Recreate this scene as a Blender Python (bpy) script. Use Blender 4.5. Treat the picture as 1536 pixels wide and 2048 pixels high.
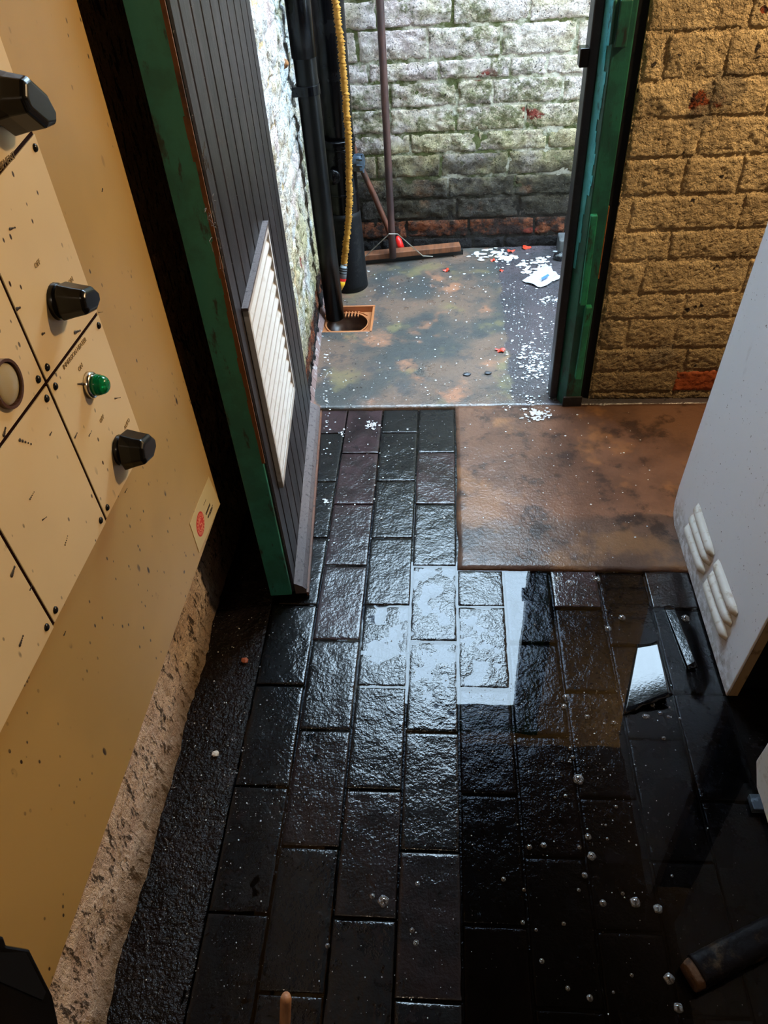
import bpy, bmesh, math, random
import numpy as np
from mathutils import Vector, Matrix, noise

for o in list(bpy.data.objects):
    bpy.data.objects.remove(o)
SC = bpy.context.scene
COL = SC.collection
random.seed(7)

# ------------------------------------------------------------------ camera
PP = np.array([768.0, 1024.0]); FPX = 1510.0
NAD = np.array([893.0, 2600.0]); FAR = np.array([892.0, -430.0])
_d = np.array([*(NAD - PP), FPX]); _d /= np.linalg.norm(_d)
_f = np.array([*(FAR - PP), FPX]); _f -= (_f @ _d) * _d; _f /= np.linalg.norm(_f)
_r = np.cross(_f, -_d)
RM = np.array([_r, _f, -_d])
CH = 1.6
cam = bpy.data.cameras.new('camera'); co = bpy.data.objects.new('camera', cam); COL.objects.link(co)
cam.sensor_fit = 'VERTICAL'; cam.sensor_height = 36.0; cam.lens = FPX / 2048.0 * 36.0
cam.clip_start = 0.02
_m = np.eye(4); _m[:3, 0] = RM @ [1, 0, 0]; _m[:3, 1] = RM @ [0, -1, 0]; _m[:3, 2] = RM @ [0, 0, -1]
_m[:3, 3] = [0, 0, CH]
co.matrix_world = Matrix(_m.tolist())
SC.camera = co

# measuring helpers: a ray of the survey photograph met with a plane of the room
def ray(u, v): return RM @ np.array([u - PP[0], v - PP[1], FPX])
def fl(u, v, z=0.0):
    r = ray(u, v); t = (z - CH) / r[2]; return np.array([r[0] * t, r[1] * t, z])
def aty(u, v, y):
    r = ray(u, v); t = y / r[1]; return np.array([r[0] * t, y, CH + r[2] * t])
def atx(u, v, x):
    r = ray(u, v); t = x / r[0]; return np.array([x, r[1] * t, CH + r[2] * t])
def atplane(u, v, p, n):
    r = ray(u, v); c = np.array([0, 0, CH]); return c + r * (np.dot(np.array(p) - c, n) / np.dot(r, n))

# ------------------------------------------------------------------ sky, lamp, exposure
W = bpy.data.worlds.new('sky'); SC.world = W; W.use_nodes = True
bg = W.node_tree.nodes['Background']
bg.inputs[0].default_value = (0.59, 0.80, 1.0, 1); bg.inputs[1].default_value = 23.0
L = bpy.data.lights.new('bulb', 'POINT'); L.energy = 100; L.color = (1.0, 0.69, 0.37); L.shadow_soft_size = 0.06
lo = bpy.data.objects.new('bulb', L); lo.location = (1.5, 1.72, 2.05); COL.objects.link(lo)
L2 = bpy.data.lights.new('fill_rear', 'POINT'); L2.energy = 15; L2.color = (1.0, 0.80, 0.58); L2.shadow_soft_size = 0.08  # unseen fill light added to brighten the door edge and near room
lo2 = bpy.data.objects.new('fill_rear', L2); lo2.location = (-.20, -.50, 2.2); COL.objects.link(lo2)
vs = SC.view_settings
vs.view_transform = 'Standard'; vs.look = 'None'; vs.gamma = 1.0; vs.use_curve_mapping = False; vs.exposure = 0.25
SC.cycles.max_bounces = 8; SC.cycles.transparent_max_bounces = 12
SC.cycles.caustics_reflective = False; SC.cycles.caustics_refractive = False
SC.cycles.sample_clamp_indirect = 4.0

# ------------------------------------------------------------------ node helpers
class NT:
    def __init__(s, name):
        s.m = bpy.data.materials.new(name); s.m.use_nodes = True
        s.t = s.m.node_tree; s.b = s.t.nodes['Principled BSDF']; s.out = s.t.nodes['Material Output']
        s.P = s.t.nodes.new('ShaderNodeNewGeometry').outputs['Position']
    def n(s, k, **kw):
        x = s.t.nodes.new(k)
        for a, b in kw.items(): setattr(x, a, b)
        return x
    def put(s, sock, v):
        if isinstance(v, bpy.types.NodeSocket): s.t.links.new(v, sock)
        else:
            if isinstance(v, (tuple, list)) and len(v) == 3 and sock.type == 'RGBA': v = (*v, 1)
            sock.default_value = v
    def noise(s, scale, detail=4, rough=.6, vec=None, dist=0.0):
        x = s.n('ShaderNodeTexNoise'); x.inputs['Scale'].default_value = scale
        x.inputs['Detail'].default_value = detail; x.inputs['Roughness'].default_value = rough
        x.inputs['Distortion'].default_value = dist
        s.put(x.inputs['Vector'], vec if vec is not None else s.P); return x.outputs['Fac']
    def voro(s, scale, vec=None, feature='F1'):
        x = s.n('ShaderNodeTexVoronoi', feature=feature); x.inputs['Scale'].default_value = scale
        s.put(x.inputs['Vector'], vec if vec is not None else s.P); return x.outputs['Distance']
    def mapp(s, scale, rot=(0, 0, 0), vec=None, loc=(0, 0, 0)):
        x = s.n('ShaderNodeMapping'); x.inputs['Scale'].default_value = scale; x.inputs['Rotation'].default_value = rot
        x.inputs['Location'].default_value = loc
        s.put(x.inputs['Vector'], vec if vec is not None else s.P); return x.outputs[0]
    def ramp(s, f, a, b, smooth=True):       # 0 below a, 1 above b
        x = s.n('ShaderNodeMapRange', interpolation_type='SMOOTHSTEP' if smooth else 'LINEAR')
        s.put(x.inputs[0], f)
        if a < b:
            x.inputs[1].default_value = a; x.inputs[2].default_value = b
        else:
            x.inputs[1].default_value = b; x.inputs[2].default_value = a
            x.inputs[3].default_value = 1; x.inputs[4].default_value = 0
        return x.outputs[0]
    def rng(s, f, lo, hi):
        x = s.n('ShaderNodeMapRange'); s.put(x.inputs[0], f)
        x.inputs[3].default_value = lo; x.inputs[4].default_value = hi; return x.outputs[0]
    def mix(s, f, a, b):
        x = s.n('ShaderNodeMix', data_type='RGBA'); s.put(x.inputs[0], f); s.put(x.inputs[6], a); s.put(x.inputs[7], b)
        return x.outputs[2]
    def ma(s, op, a, b=0.0):
        x = s.n('ShaderNodeMath', operation=op); s.put(x.inputs[0], a); s.put(x.inputs[1], b); return x.outputs[0]
    def xyz(s):
        x = s.n('ShaderNodeSeparateXYZ'); s.t.links.new(s.P, x.inputs[0]); return x.outputs
    def bump(s, h, strength=.5, dist=.01, nrm=None):
        x = s.n('ShaderNodeBump'); x.inputs['Strength'].default_value = strength; x.inputs['Distance'].default_value = dist
        s.put(x.inputs['Height'], h)
        if nrm is not None: s.t.links.new(nrm, x.inputs['Normal'])
        return x.outputs[0]
    def spot(s, c, r):
        x = s.n('ShaderNodeVectorMath', operation='DISTANCE'); s.put(x.inputs[0], s.P); x.inputs[1].default_value = tuple(map(float, c))
        return s.ramp(s.ma('ADD', x.outputs['Value'], s.ma('MULTIPLY', s.ma('SUBTRACT', s.noise(38, 4, .7), .5), r * 1.6)), r, r * .82)
    def set(s, color=None, rough=None, metal=None, spec=None, nrm=None, coat=None, coatr=None, emit=None):
        b = s.b.inputs
        if color is not None: s.put(b['Base Color'], color)
        if rough is not None: s.put(b['Roughness'], rough)
        if metal is not None: s.put(b['Metallic'], metal)
        if spec is not None: s.put(b['Specular IOR Level'], spec)
        if nrm is not None:
            s.t.links.new(nrm, b['Normal']); s.t.links.new(nrm, b['Coat Normal'])
        if coat is not None: s.put(b['Coat Weight'], coat)
        if coatr is not None: s.put(b['Coat Roughness'], coatr)
        return s.m

def plain(name, c, rough=.5, metal=0.0, spec=.5, wear=None, scale=40, bumpy=0.0):
    m = NT(name); col = c
    if wear is not None:
        col = m.mix(m.ramp(m.noise(scale, 5, .65), .52, .68), c, wear)
    nrm = m.bump(m.noise(scale * 4, 4), bumpy, .004) if bumpy else None
    return m.set(col, rough, metal, spec, nrm)

# ---- wall paint, outside: limewashed brick with moss and soot
def mossy(name, dark_top, white, moss_amt):
    m = NT(name); x, y, z = m.xyz()
    big = m.noise(2.6, 4, .6); mid = m.noise(9, 6, .65); fine = m.noise(48, 5, .7); vf = m.noise(150, 3, .7)
    base = m.mix(m.ramp(mid, .4, .62), white, (.74, .63, .47))
    base = m.mix(m.ramp(m.noise(4.2, 2, .5), .5, .68), base, (.88, .72, .70))
    base = m.mix(m.ma('MULTIPLY', m.ramp(z, .75, .42), m.ramp(m.noise(5, 3), .35, .6)), base, (.74, .62, .36))
    g = m.ma('ADD', m.ma('MULTIPLY', big, .55), m.ma('MULTIPLY', m.noise(18, 6, .7), .45))
    mossf = m.ramp(g, .50 - moss_amt, .60 - moss_amt)
    mossf = m.ma('MULTIPLY', mossf, m.ramp(fine, .36, .55))
    base = m.mix(m.ma('MULTIPLY', mossf, .85), base, (.13, .14, .045))
    # damp, sooty foot of the wall
    zz = m.ma('ADD', z, m.ma('MULTIPLY', m.ma('SUBTRACT', mid, .5), .55))
    damp = m.ramp(zz, dark_top + .16, dark_top - .12)
    lich = m.mix(m.ramp(m.noise(70, 4, .7), .60, .72), (.018, .013, .009), (.20, .17, .12))
    lich = m.mix(m.ramp(m.noise(7, 3, .6), .56, .7), lich, (.12, .05, .022))
    base = m.mix(m.ma('MULTIPLY', damp, .95), base, lich)
    # bare brick just above the ground
    bare = m.ma('MULTIPLY', m.ramp(m.ma('ADD', z, m.ma('MULTIPLY', m.ma('SUBTRACT', fine, .5), .06)), .158, .13), m.ramp(z, .05, .065))
    brickc = m.mix(m.ramp(m.noise(14, 5, .7), .38, .56), (.26, .075, .028), (.030, .014, .011))
    base = m.mix(bare, base, brickc)
    base = m.mix(m.ramp(z, .065, .05), base, (.018, .015, .016))
    spk = m.ma('MAXIMUM', m.ma('MULTIPLY', m.ramp(vf, .42, .36), m.ramp(m.noise(11, 3), .38, .56)), m.ma('MULTIPLY', m.ramp(fine, .40, .34), m.ramp(m.noise(6, 3), .44, .6)))
    base = m.mix(m.ma('MULTIPLY', spk, .9), base, (.025, .025, .018))
    spot = m.ramp(m.noise(6.3, 2, .4, vec=m.mapp((1, 1, 1.6), loc=(3.1, 2, .7))), .72, .76)
    base = m.mix(m.ma('MULTIPLY', spot, m.ramp(fine, .4, .5)), base, (.26, .045, .03))
    h = m.ma('ADD', m.ma('MULTIPLY', fine, .7), m.ma('MULTIPLY', vf, .5))
    n1 = m.bump(h, 1.0, .040); n2 = m.bump(mid, .8, .05, n1)
    return m.set(base, .75, 0, .25, n2)

def ochre():
    m = NT('ochre_flaking_paint'); x, y, z = m.xyz()
    mid = m.noise(8, 6, .65); fine = m.noise(75, 3, .6); vf = m.noise(170, 3, .7)
    c = m.mix(m.ramp(mid, .36, .64), (.86, .67, .38), (.60, .45, .25))
    c = m.mix(m.ma('MULTIPLY', m.ramp(m.noise(3.2, 4, .6), .55, .7), .6), c, (.30, .23, .15))
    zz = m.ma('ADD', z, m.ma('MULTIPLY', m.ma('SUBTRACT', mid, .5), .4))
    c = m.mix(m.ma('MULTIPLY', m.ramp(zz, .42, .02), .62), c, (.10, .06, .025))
    spk = m.ma('MULTIPLY', m.ramp(vf, .40, .34), m.ramp(m.noise(9, 3), .40, .6))
    c = m.mix(m.ma('MULTIPLY', spk, .85), c, (.04, .025, .012))
    c = m.mix(m.ramp(m.noise(24, 2, .5), .70, .74), c, (.03, .02, .015))
    for u, v, r in ((1400, 205, .030), (1438, 202, .020), (1246, 330, .012), (1528, 20, .012), (1395, 225, .018)):
        c = m.mix(m.spot(aty(u, v, 2.232), r), c, m.mix(m.ramp(fine, .42, .58), (.30, .06, .012), (.05, .014, .006)))
    for u, v, r in ((1450, 175, .05), (1400, 235, .035), (1325, 710, .045), (1200, 590, .03)):
        c = m.mix(m.ma('MULTIPLY', m.spot(aty(u, v, 2.232), r), .8), c, (.36, .29, .19))
    h = m.ma('ADD', m.ma('MULTIPLY', m.noise(70, 5, .62, dist=.25), 1.0), m.ma('MULTIPLY', m.noise(190, 2, .6), .3))
    n1 = m.bump(h, 1.0, .032); n2 = m.bump(mid, .6, .03, n1)
    return m.set(c, .62, 0, .35, n2)

def plaster():
    m = NT('scraped_plaster'); x, y, z = m.xyz()
    mid = m.noise(12, 6, .7); fine = m.noise(90, 4, .7)
    c = m.mix(m.ramp(mid, .38, .62), (.93, .76, .62), (.70, .52, .40))
    st = m.noise(26, 5, .7, vec=m.mapp((1, 2.4, .8), rot=(.6, 0, 0)))
    c = m.mix(m.ma('MULTIPLY', m.ramp(st, .53, .61), .92), c, (.045, .033, .025))
    c = m.mix(m.ma('MULTIPLY', m.ramp(fine, .39, .33), .8), c, (.08, .055, .04))
    c = m.mix(m.ma('MULTIPLY', m.ramp(m.ma('ADD', z, m.ma('MULTIPLY', mid, .1)), .16, .05), .8), c, (.13, .08, .035))
    n = m.bump(m.ma('ADD', fine, m.ma('MULTIPLY', st, .8)), 1.0, .012)
    return m.set(c, .8, 0, .2, n)

def wet(name, c1, c2, c3, s1, rough=(.10, .38), bs=.5, bd=.006, bscale=120, coat=.6, spec=.5):
    m = NT(name)
    a = m.noise(s1, 5, .62); b = m.noise(s1 * 3.1, 5, .65); f = m.noise(bscale, 3, .6)
    c = m.mix(m.ramp(a, .40, .60), c1, c2)
    c = m.mix(m.ramp(b, .55, .70), c, c3)
    r = m.rng(m.noise(s1 * 1.7, 3), rough[0], rough[1])
    h = m.ma('ADD', f, m.ma('MULTIPLY', m.noise(bscale * .5, 3, .6), .7))
    return m.set(c, r, 0, spec, m.bump(h, bs, bd), coat, .03)

def yard_concrete():
    m = NT('wet_yard_concrete'); x, y, z = m.xyz()
    a = m.noise(3.2, 5, .6); b = m.noise(8, 5, .65); f = m.noise(130, 3, .6)
    c = m.mix(m.ramp(a, .42, .60), (.060, .062, .060), (.150, .100, .074))
    c = m.mix(m.ma('MULTIPLY', m.ramp(b, .52, .66), .8), c, (.045, .048, .050))
    c = m.mix(m.ma('MULTIPLY', m.ramp(m.noise(5, 4, .6, vec=m.mapp((1, 1, 1), loc=(5, 2, 0))), .55, .68), .75), c, (.36, .165, .09))
    c = m.mix(m.ma('MULTIPLY', m.ramp(m.noise(6, 3, .6, vec=m.mapp((1, 1, 1), loc=(1, 7, 0))), .56, .68), .6), c, (.20, .165, .075))
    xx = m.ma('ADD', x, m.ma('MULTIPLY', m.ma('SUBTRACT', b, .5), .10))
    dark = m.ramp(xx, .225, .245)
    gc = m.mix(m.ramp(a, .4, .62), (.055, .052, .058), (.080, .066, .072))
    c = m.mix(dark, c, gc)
    c = m.mix(m.ma('MULTIPLY', m.ramp(m.noise(60, 3, .6), .62, .68), .8), c, (.03, .03, .03))
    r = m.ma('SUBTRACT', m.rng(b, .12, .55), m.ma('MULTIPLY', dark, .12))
    h = m.ma('ADD', f, m.ma('MULTIPLY', m.noise(40, 3, .6), .8))
    return m.set(c, r, 0, .5, m.bump(h, .45, .0040), .4, .06)

def inside_concrete():
    m = NT('wet_brown_concrete'); x, y, z = m.xyz()
    a = m.noise(3.4, 5, .62); b = m.noise(9, 5, .68); f = m.noise(110, 3, .6)
    c = m.mix(m.ramp(a, .40, .60), (.105, .058, .040), (.17, .092, .060))
    c = m.mix(m.ma('MULTIPLY', m.ramp(b, .50, .64), .85), c, (.036, .022, .018))
    c = m.mix(m.ma('MULTIPLY', m.ramp(m.noise(5, 4, .6, vec=m.mapp((1, 1, 1), loc=(2, 9, 0))), .54, .66), .75), c, (.27, .135, .062))
    r = m.rng(b, .2, .5)
    h = m.ma('ADD', f, m.ma('MULTIPLY', m.noise(38, 3, .6), .7))
    return m.set(c, r, 0, .25, m.bump(h, .40, .0035), .28, .08)

M_MOSS = mossy('mossy_limewash', .40, (1.0, .86, .80), .01)
M_MOSSW = mossy('mossy_white_limewash', .10, (.78, .80, .80), .00)
M_OCHRE = ochre(); M_PLASTER = plaster()
def brickpaint():
    m = NT('mortar_soot'); x, y, z = m.xyz()
    f = m.noise(40, 5, .7)
    c = m.mix(m.ramp(m.noise(7, 5, .65), .40, .56), (.62, .58, .48), (.10, .11, .04))
    c = m.mix(m.ramp(z, .45, .2), c, (.018, .014, .011))
    return m.set(c, .85, 0, .2, m.bump(f, 1.0, .02))
M_MORTAR = brickpaint()
M_MORTAR2 = plain('ochre_mortar', (.34, .25, .14), .8, spec=.2, wear=(.17, .13, .08), scale=14, bumpy=.8)
M_BARE = plain('bare_red_brick', (.33, .075, .02), .7, wear=(.14, .03, .012), scale=22, bumpy=.7)
TILES = [wet('wet_paver_%d' % i, a, b, c, 9, rough=(.35, .6), bs=.30, bd=.0032, bscale=120, coat=.8, spec=.08)
         for i, (a, b, c) in enumerate([
             ((.003, .0035, .0045), (.006, .006, .0065), (.012, .007, .007)),
             ((.006, .0045, .005), (.014, .008, .008), (.004, .004, .005)),
             ((.0025, .003, .004), (.005, .0055, .006), (.010, .007, .006)),
             ((.016, .009, .010), (.036, .020, .023), (.008, .006, .008))])]
M_BED = wet('wet_bedding_mortar', (.004, .004, .004), (.006, .005, .005), (.009, .007, .006), 14, bs=.5, bd=.003, spec=.2)
M_GRIT = wet('wet_gritty_screed', (.004, .003, .003), (.008, .005, .005), (.020, .013, .011), 10, rough=(.4, .6), bs=.9, bd=.0060, bscale=120, coat=.5, spec=.05)
M_YARD = yard_concrete(); M_INCON = inside_concrete()
M_DOOR = NT('black_gloss_boards')
def _door(m):
    st = m.noise(18, 6, .7, vec=m.mapp((1, 1, .08)))
    c = m.mix(m.ramp(st, .42, .62), (.010, .0085, .0095), (.030, .026, .030))
    c = m.mix(m.ma('MULTIPLY', m.ramp(m.noise(26, 5, .7), .62, .70), .5), c, (.085, .045, .030))
    c = m.mix(m.ma('MULTIPLY', m.ramp(m.noise(210, 2), .68, .72), .6), c, (.25, .24, .22))
    return m.set(c, m.rng(m.noise(9, 4), .28, .55), 0, .38, m.bump(st, .35, .004))
M_DOOR = _door(M_DOOR)
def _green(name, c, c2, edge):
    m = NT(name)
    st = m.noise(30, 6, .7, vec=m.mapp((1, 1, .3)))
    k = m.mix(m.ramp(m.noise(11, 5, .65), .42, .6), c, c2)
    k = m.mix(m.ma('MULTIPLY', m.ramp(st, .56, .65), .9), k, edge)
    return m.set(k, .42, 0, .5, m.bump(st, .4, .004))
M_GREEN = _green('green_gloss_paint', (.014, .118, .075), (.010, .075, .050), (.016, .016, .010))
M_GREEN3 = _green('green_edge_paint', (.035, .235, .175), (.028, .17, .125), (.03, .04, .03))
M_GREEN2 = _green('green_block_paint', (.02, .25, .125), (.014, .15, .08), (.02, .03, .012))
M_CYAN = _green('turquoise_undercoat', (.12, .62, .70), (.08, .48, .56), (.01, .06, .06))
M_BLACK = plain('black_paint', (.008, .008, .009), .4, wear=(.02, .018, .018), scale=50)
M_RUST = plain('rusty_edge', (.28, .105, .02), .7, wear=(.05, .02, .01), scale=60, bumpy=.6)
def _cream(name, c, c2, amount):
    m = NT(name)
    v = m.voro(30, vec=m.mapp((1, .75, .35), rot=(.45, 0, 0)))
    w = m.voro(62, vec=m.mapp((1, 1, .6), rot=(.4, 0, 0), loc=(3, 1, 2)))
    msk = m.ramp(m.noise(7, 3), .5 - amount, .62 - amount)
    sp = m.ma('MULTIPLY', m.ramp(v, .105, .07), msk)
    sp2 = m.ma('MULTIPLY', m.ramp(w, .15, .10), m.ramp(m.noise(5, 3, vec=m.mapp((1, 1, 1), loc=(4, 4, 4))), .46, .56))
    k = m.mix(m.ramp(m.noise(3, 3), .4, .62), c, c2)
    k = m.mix(m.ma('MAXIMUM', sp, sp2), k, (.028, .012, .006))
    return m.set(k, .33, 0, .5)
M_CREAM = _cream('cream_enamel', (.70, .53, .29), (.65, .49, .27), .02)
M_TAN = _cream('buff_enamel', (.45, .28, .090), (.40, .25, .08), .03)
M_GAP = plain('dark_red_gap', (.012, .003, .002), .8, spec=.05)
M_BAKE = plain('black_bakelite', (.005, .0045, .004), .24, spec=.3)
M_CHROME = plain('chrome', (.7, .68, .63), .18, metal=1.0)
def _lens(name, c, rough=.08):
    m = NT(name); m.b.inputs['Transmission Weight'].default_value = .55
    return m.set(c, rough, 0, .6)
M_GLENS = _lens('green_lens', (.005, .30, .11)); M_CLENS = _lens('clear_lens', (.85, .70, .40))
M_INK = plain('faded_ink', (.24, .16, .065), .5); M_INKD = plain('black_ink', (.03, .02, .012), .5)
M_RED = plain('red_print', (.62, .022, .006), .4); M_STICK = plain('sticker_vinyl', (.60, .46, .20), .35)
M_PIPE = plain('black_pvc_pipe', (.003, .003, .004), .22, spec=.22, wear=(.009, .009, .010), scale=10)
M_PIPEG = plain('weathered_pvc_pipe', (.004, .004, .004), .32, spec=.22, wear=(.014, .012, .010), scale=5)
M_CAP = plain('dusty_blue_black_plastic', (.030, .045, .065), .3, wear=(.12, .17, .23), scale=45)
M_CLAYP = plain('blackened_clay_pipe', (.004, .004, .005), .6, spec=.2, wear=(.014, .013, .013), scale=30, bumpy=.3)
M_YEL = plain('yellow_hose_sleeve', (.72, .34, .045), .5, wear=(.50, .20, .025), scale=90, bumpy=.3)
M_GREY = plain('grey_connector', (.28, .33, .38), .35); M_YTIP = plain('yellow_plastic', (.80, .42, .015), .35)
M_STRIPE = plain('black_rubber', (.01, .01, .01), .5)
def wood(name, a, b, sc, rough=.55):
    m = NT(name); g = m.noise(sc, 6, .65, vec=m.mapp((1, .25, .25)))
    c = m.mix(m.ramp(g, .38, .64), a, b)
    return m.set(c, rough, 0, .35, m.bump(g, .35, .003))
M_HANDLE = wood('dark_stained_handle', (.075, .033, .026), (.035, .018, .017), 26)
M_HEAD = wood('wet_brown_wood', (.20, .075, .034), (.10, .04, .022), 30)
M_STICK2 = wood('red_brown_stick', (.13, .040, .020), (.05, .022, .014), 30)
M_WIRE = plain('galvanised_wire', (.42, .39, .33), .4, metal=.7)
M_REDP = plain('red_plastic', (.70, .016, .012), .35); M_WHITEP = plain('white_plastic', (.8, .8, .8), .4)
M_TERRA = plain('wet_terracotta_plastic', (.40, .145, .055), .28, wear=(.24, .085, .035), scale=20, bumpy=.15)
M_HOLE = plain('dark_drain_throat', (.07, .028, .014), .3, wear=(.03, .014, .01), scale=30)
def _white():
    m = NT('white_enamel_sheet'); x, y, z = m.xyz()
    c = m.mix(m.ma('MULTIPLY', m.ramp(m.noise(20, 5, .7, vec=m.mapp((1, 1, .3))), .60, .72), .4), (.88, .90, .95), (.60, .60, .62))
    d = m.ma('MULTIPLY', m.ramp(m.ma('ADD', z, m.ma('MULTIPLY', m.noise(14, 4), .14)), .20, .07), m.ramp(m.noise(45, 5, .7), .38, .6))
    c = m.mix(m.ma('MULTIPLY', d, .65), c, (.22, .15, .10))
    c = m.mix(m.ramp(m.noise(120, 2), .70, .74), c, (.12, .10, .09))
    return m.set(c, .35, 0, .4)
M_WHITE = _white()
M_VENT = plain('off_white_vent', (.60, .58, .55), .45, wear=(.50, .46, .41), scale=30)
M_LOUV = plain('grimy_white_louvre', (.70, .66, .60), .45, wear=(.50, .42, .33), scale=40)
M_BROWNEDGE = plain('dirty_cream_edge', (.40, .27, .14), .6, wear=(.2, .12, .06), scale=25)
M_DARKM = plain('matt_black', (.005, .005, .006), .6, spec=.2)
M_WB = plain('weatherboard_worn', (.115, .092, .092), .55, wear=(.03, .022, .022), scale=75, bumpy=.5)
M_WBE = plain('weatherboard_edge', (.14, .055, .028), .5, wear=(.05, .02, .014), scale=60)
M_LEAF = plain('wet_red_leaf', (.50, .045, .018), .35, wear=(.25, .03, .015), scale=60)
M_CHIP = plain('white_chip', (.7, .66, .58), .5); M_CHIPR = plain('brick_chip', (.35, .08, .02), .6)
M_STONE = plain('dark_pebble', (.035, .035, .04), .35)
M_WRAP = plain('wet_wrapper_film', (.42, .46, .52), .25, wear=(.55, .48, .46), scale=40)
M_PBLUE = plain('blue_print', (.06, .16, .50), .4)
M_GRAY = plain('grey_wet_block', (.09, .095, .095), .4, wear=(.04, .04, .04), scale=30, bumpy=.4)
M_BAG = plain('black_plastic_bag', (.012, .012, .014), .2, wear=(.10, .11, .11), scale=25, bumpy=.6)
M_PALEW = wood('pale_stick', (.42, .23, .13), (.28, .14, .08), 60)
M_FLAKE = plain('bare_flaked_wood', (.10, .052, .026), .7, spec=.2, wear=(.035, .020, .014), scale=50, bumpy=.5)
M_FLAKED = plain('black_flaking_paint', (.004, .003, .004), .5, spec=.12, wear=(.05, .033, .018), scale=22, bumpy=.5)
M_DKWALL = plain('dark_wall', (.05, .038, .026), .85, spec=.1, wear=(.03, .02, .015), scale=6, bumpy=.5)
M_DKCEIL = plain('sooty_ceiling', (.025, .02, .016), .9, spec=.1)
M_OUT = plain('outer_brick', (.35, .30, .25), .85, wear=(.2, .12, .08), scale=5, bumpy=.5)
M_FOAM_GLINT = plain('foam_and_sparkle', (.62, .67, .72), .45, spec=.4)
M_WINF = plain('white_window_paint', (.5, .5, .48), .5)
M_COBW = plain('cobweb_dust', (.12, .11, .10), .9)
def water():
    m = NT('clear_water'); t = m.t
    gl = m.n('ShaderNodeBsdfGlossy'); gl.inputs['Roughness'].default_value = 0.015
    tr = m.n('ShaderNodeBsdfTransparent'); tr.inputs[0].default_value = (.48, .50, .54, 1)
    fr = m.n('ShaderNodeFresnel'); fr.inputs[0].default_value = 1.40
    mx = m.n('ShaderNodeMixShader')
    nb = m.bump(m.noise(14, 2, .5), .03, .004); m.t.links.new(nb, gl.inputs['Normal'])
    t.links.new(fr.outputs[0], mx.inputs[0]); t.links.new(tr.outputs[0], mx.inputs[1]); t.links.new(gl.outputs[0], mx.inputs[2])
    t.links.new(mx.outputs[0], m.out.inputs[0]); return m.m
M_WATER = water()
def bubble():
    m = NT('bubble_film'); t = m.t
    gl = m.n('ShaderNodeBsdfGlossy'); gl.inputs['Roughness'].default_value = .05
    tr = m.n('ShaderNodeBsdfTransparent'); di = m.n('ShaderNodeBsdfDiffuse'); di.inputs[0].default_value = (.75, .82, .9, 1)
    lw = m.n('ShaderNodeLayerWeight'); lw.inputs[0].default_value = .45
    a = m.n('ShaderNodeMixShader'); a.inputs[0].default_value = .35
    t.links.new(gl.outputs[0], a.inputs[1]); t.links.new(di.outputs[0], a.inputs[2])
    b = m.n('ShaderNodeMixShader'); t.links.new(m.rng(lw.outputs['Facing'], .18, 1.0), b.inputs[0])
    t.links.new(tr.outputs[0], b.inputs[1]); t.links.new(a.outputs[0], b.inputs[2]); t.links.new(b.outputs[0], m.out.inputs[0])
    return m.m
M_BUB = bubble()
def glass():
    m = NT('window_glass'); t = m.t
    gl = m.n('ShaderNodeBsdfGlossy'); gl.inputs['Roughness'].default_value = .02
    tr = m.n('ShaderNodeBsdfTransparent'); tr.inputs[0].default_value = (.9, .95, 1, 1)
    fr = m.n('ShaderNodeFresnel'); mx = m.n('ShaderNodeMixShader')
    t.links.new(fr.outputs[0], mx.inputs[0]); t.links.new(tr.outputs[0], mx.inputs[1]); t.links.new(gl.outputs[0], mx.inputs[2])
    t.links.new(mx.outputs[0], m.out.inputs[0]); return m.m
M_GLASS = glass()

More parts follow.
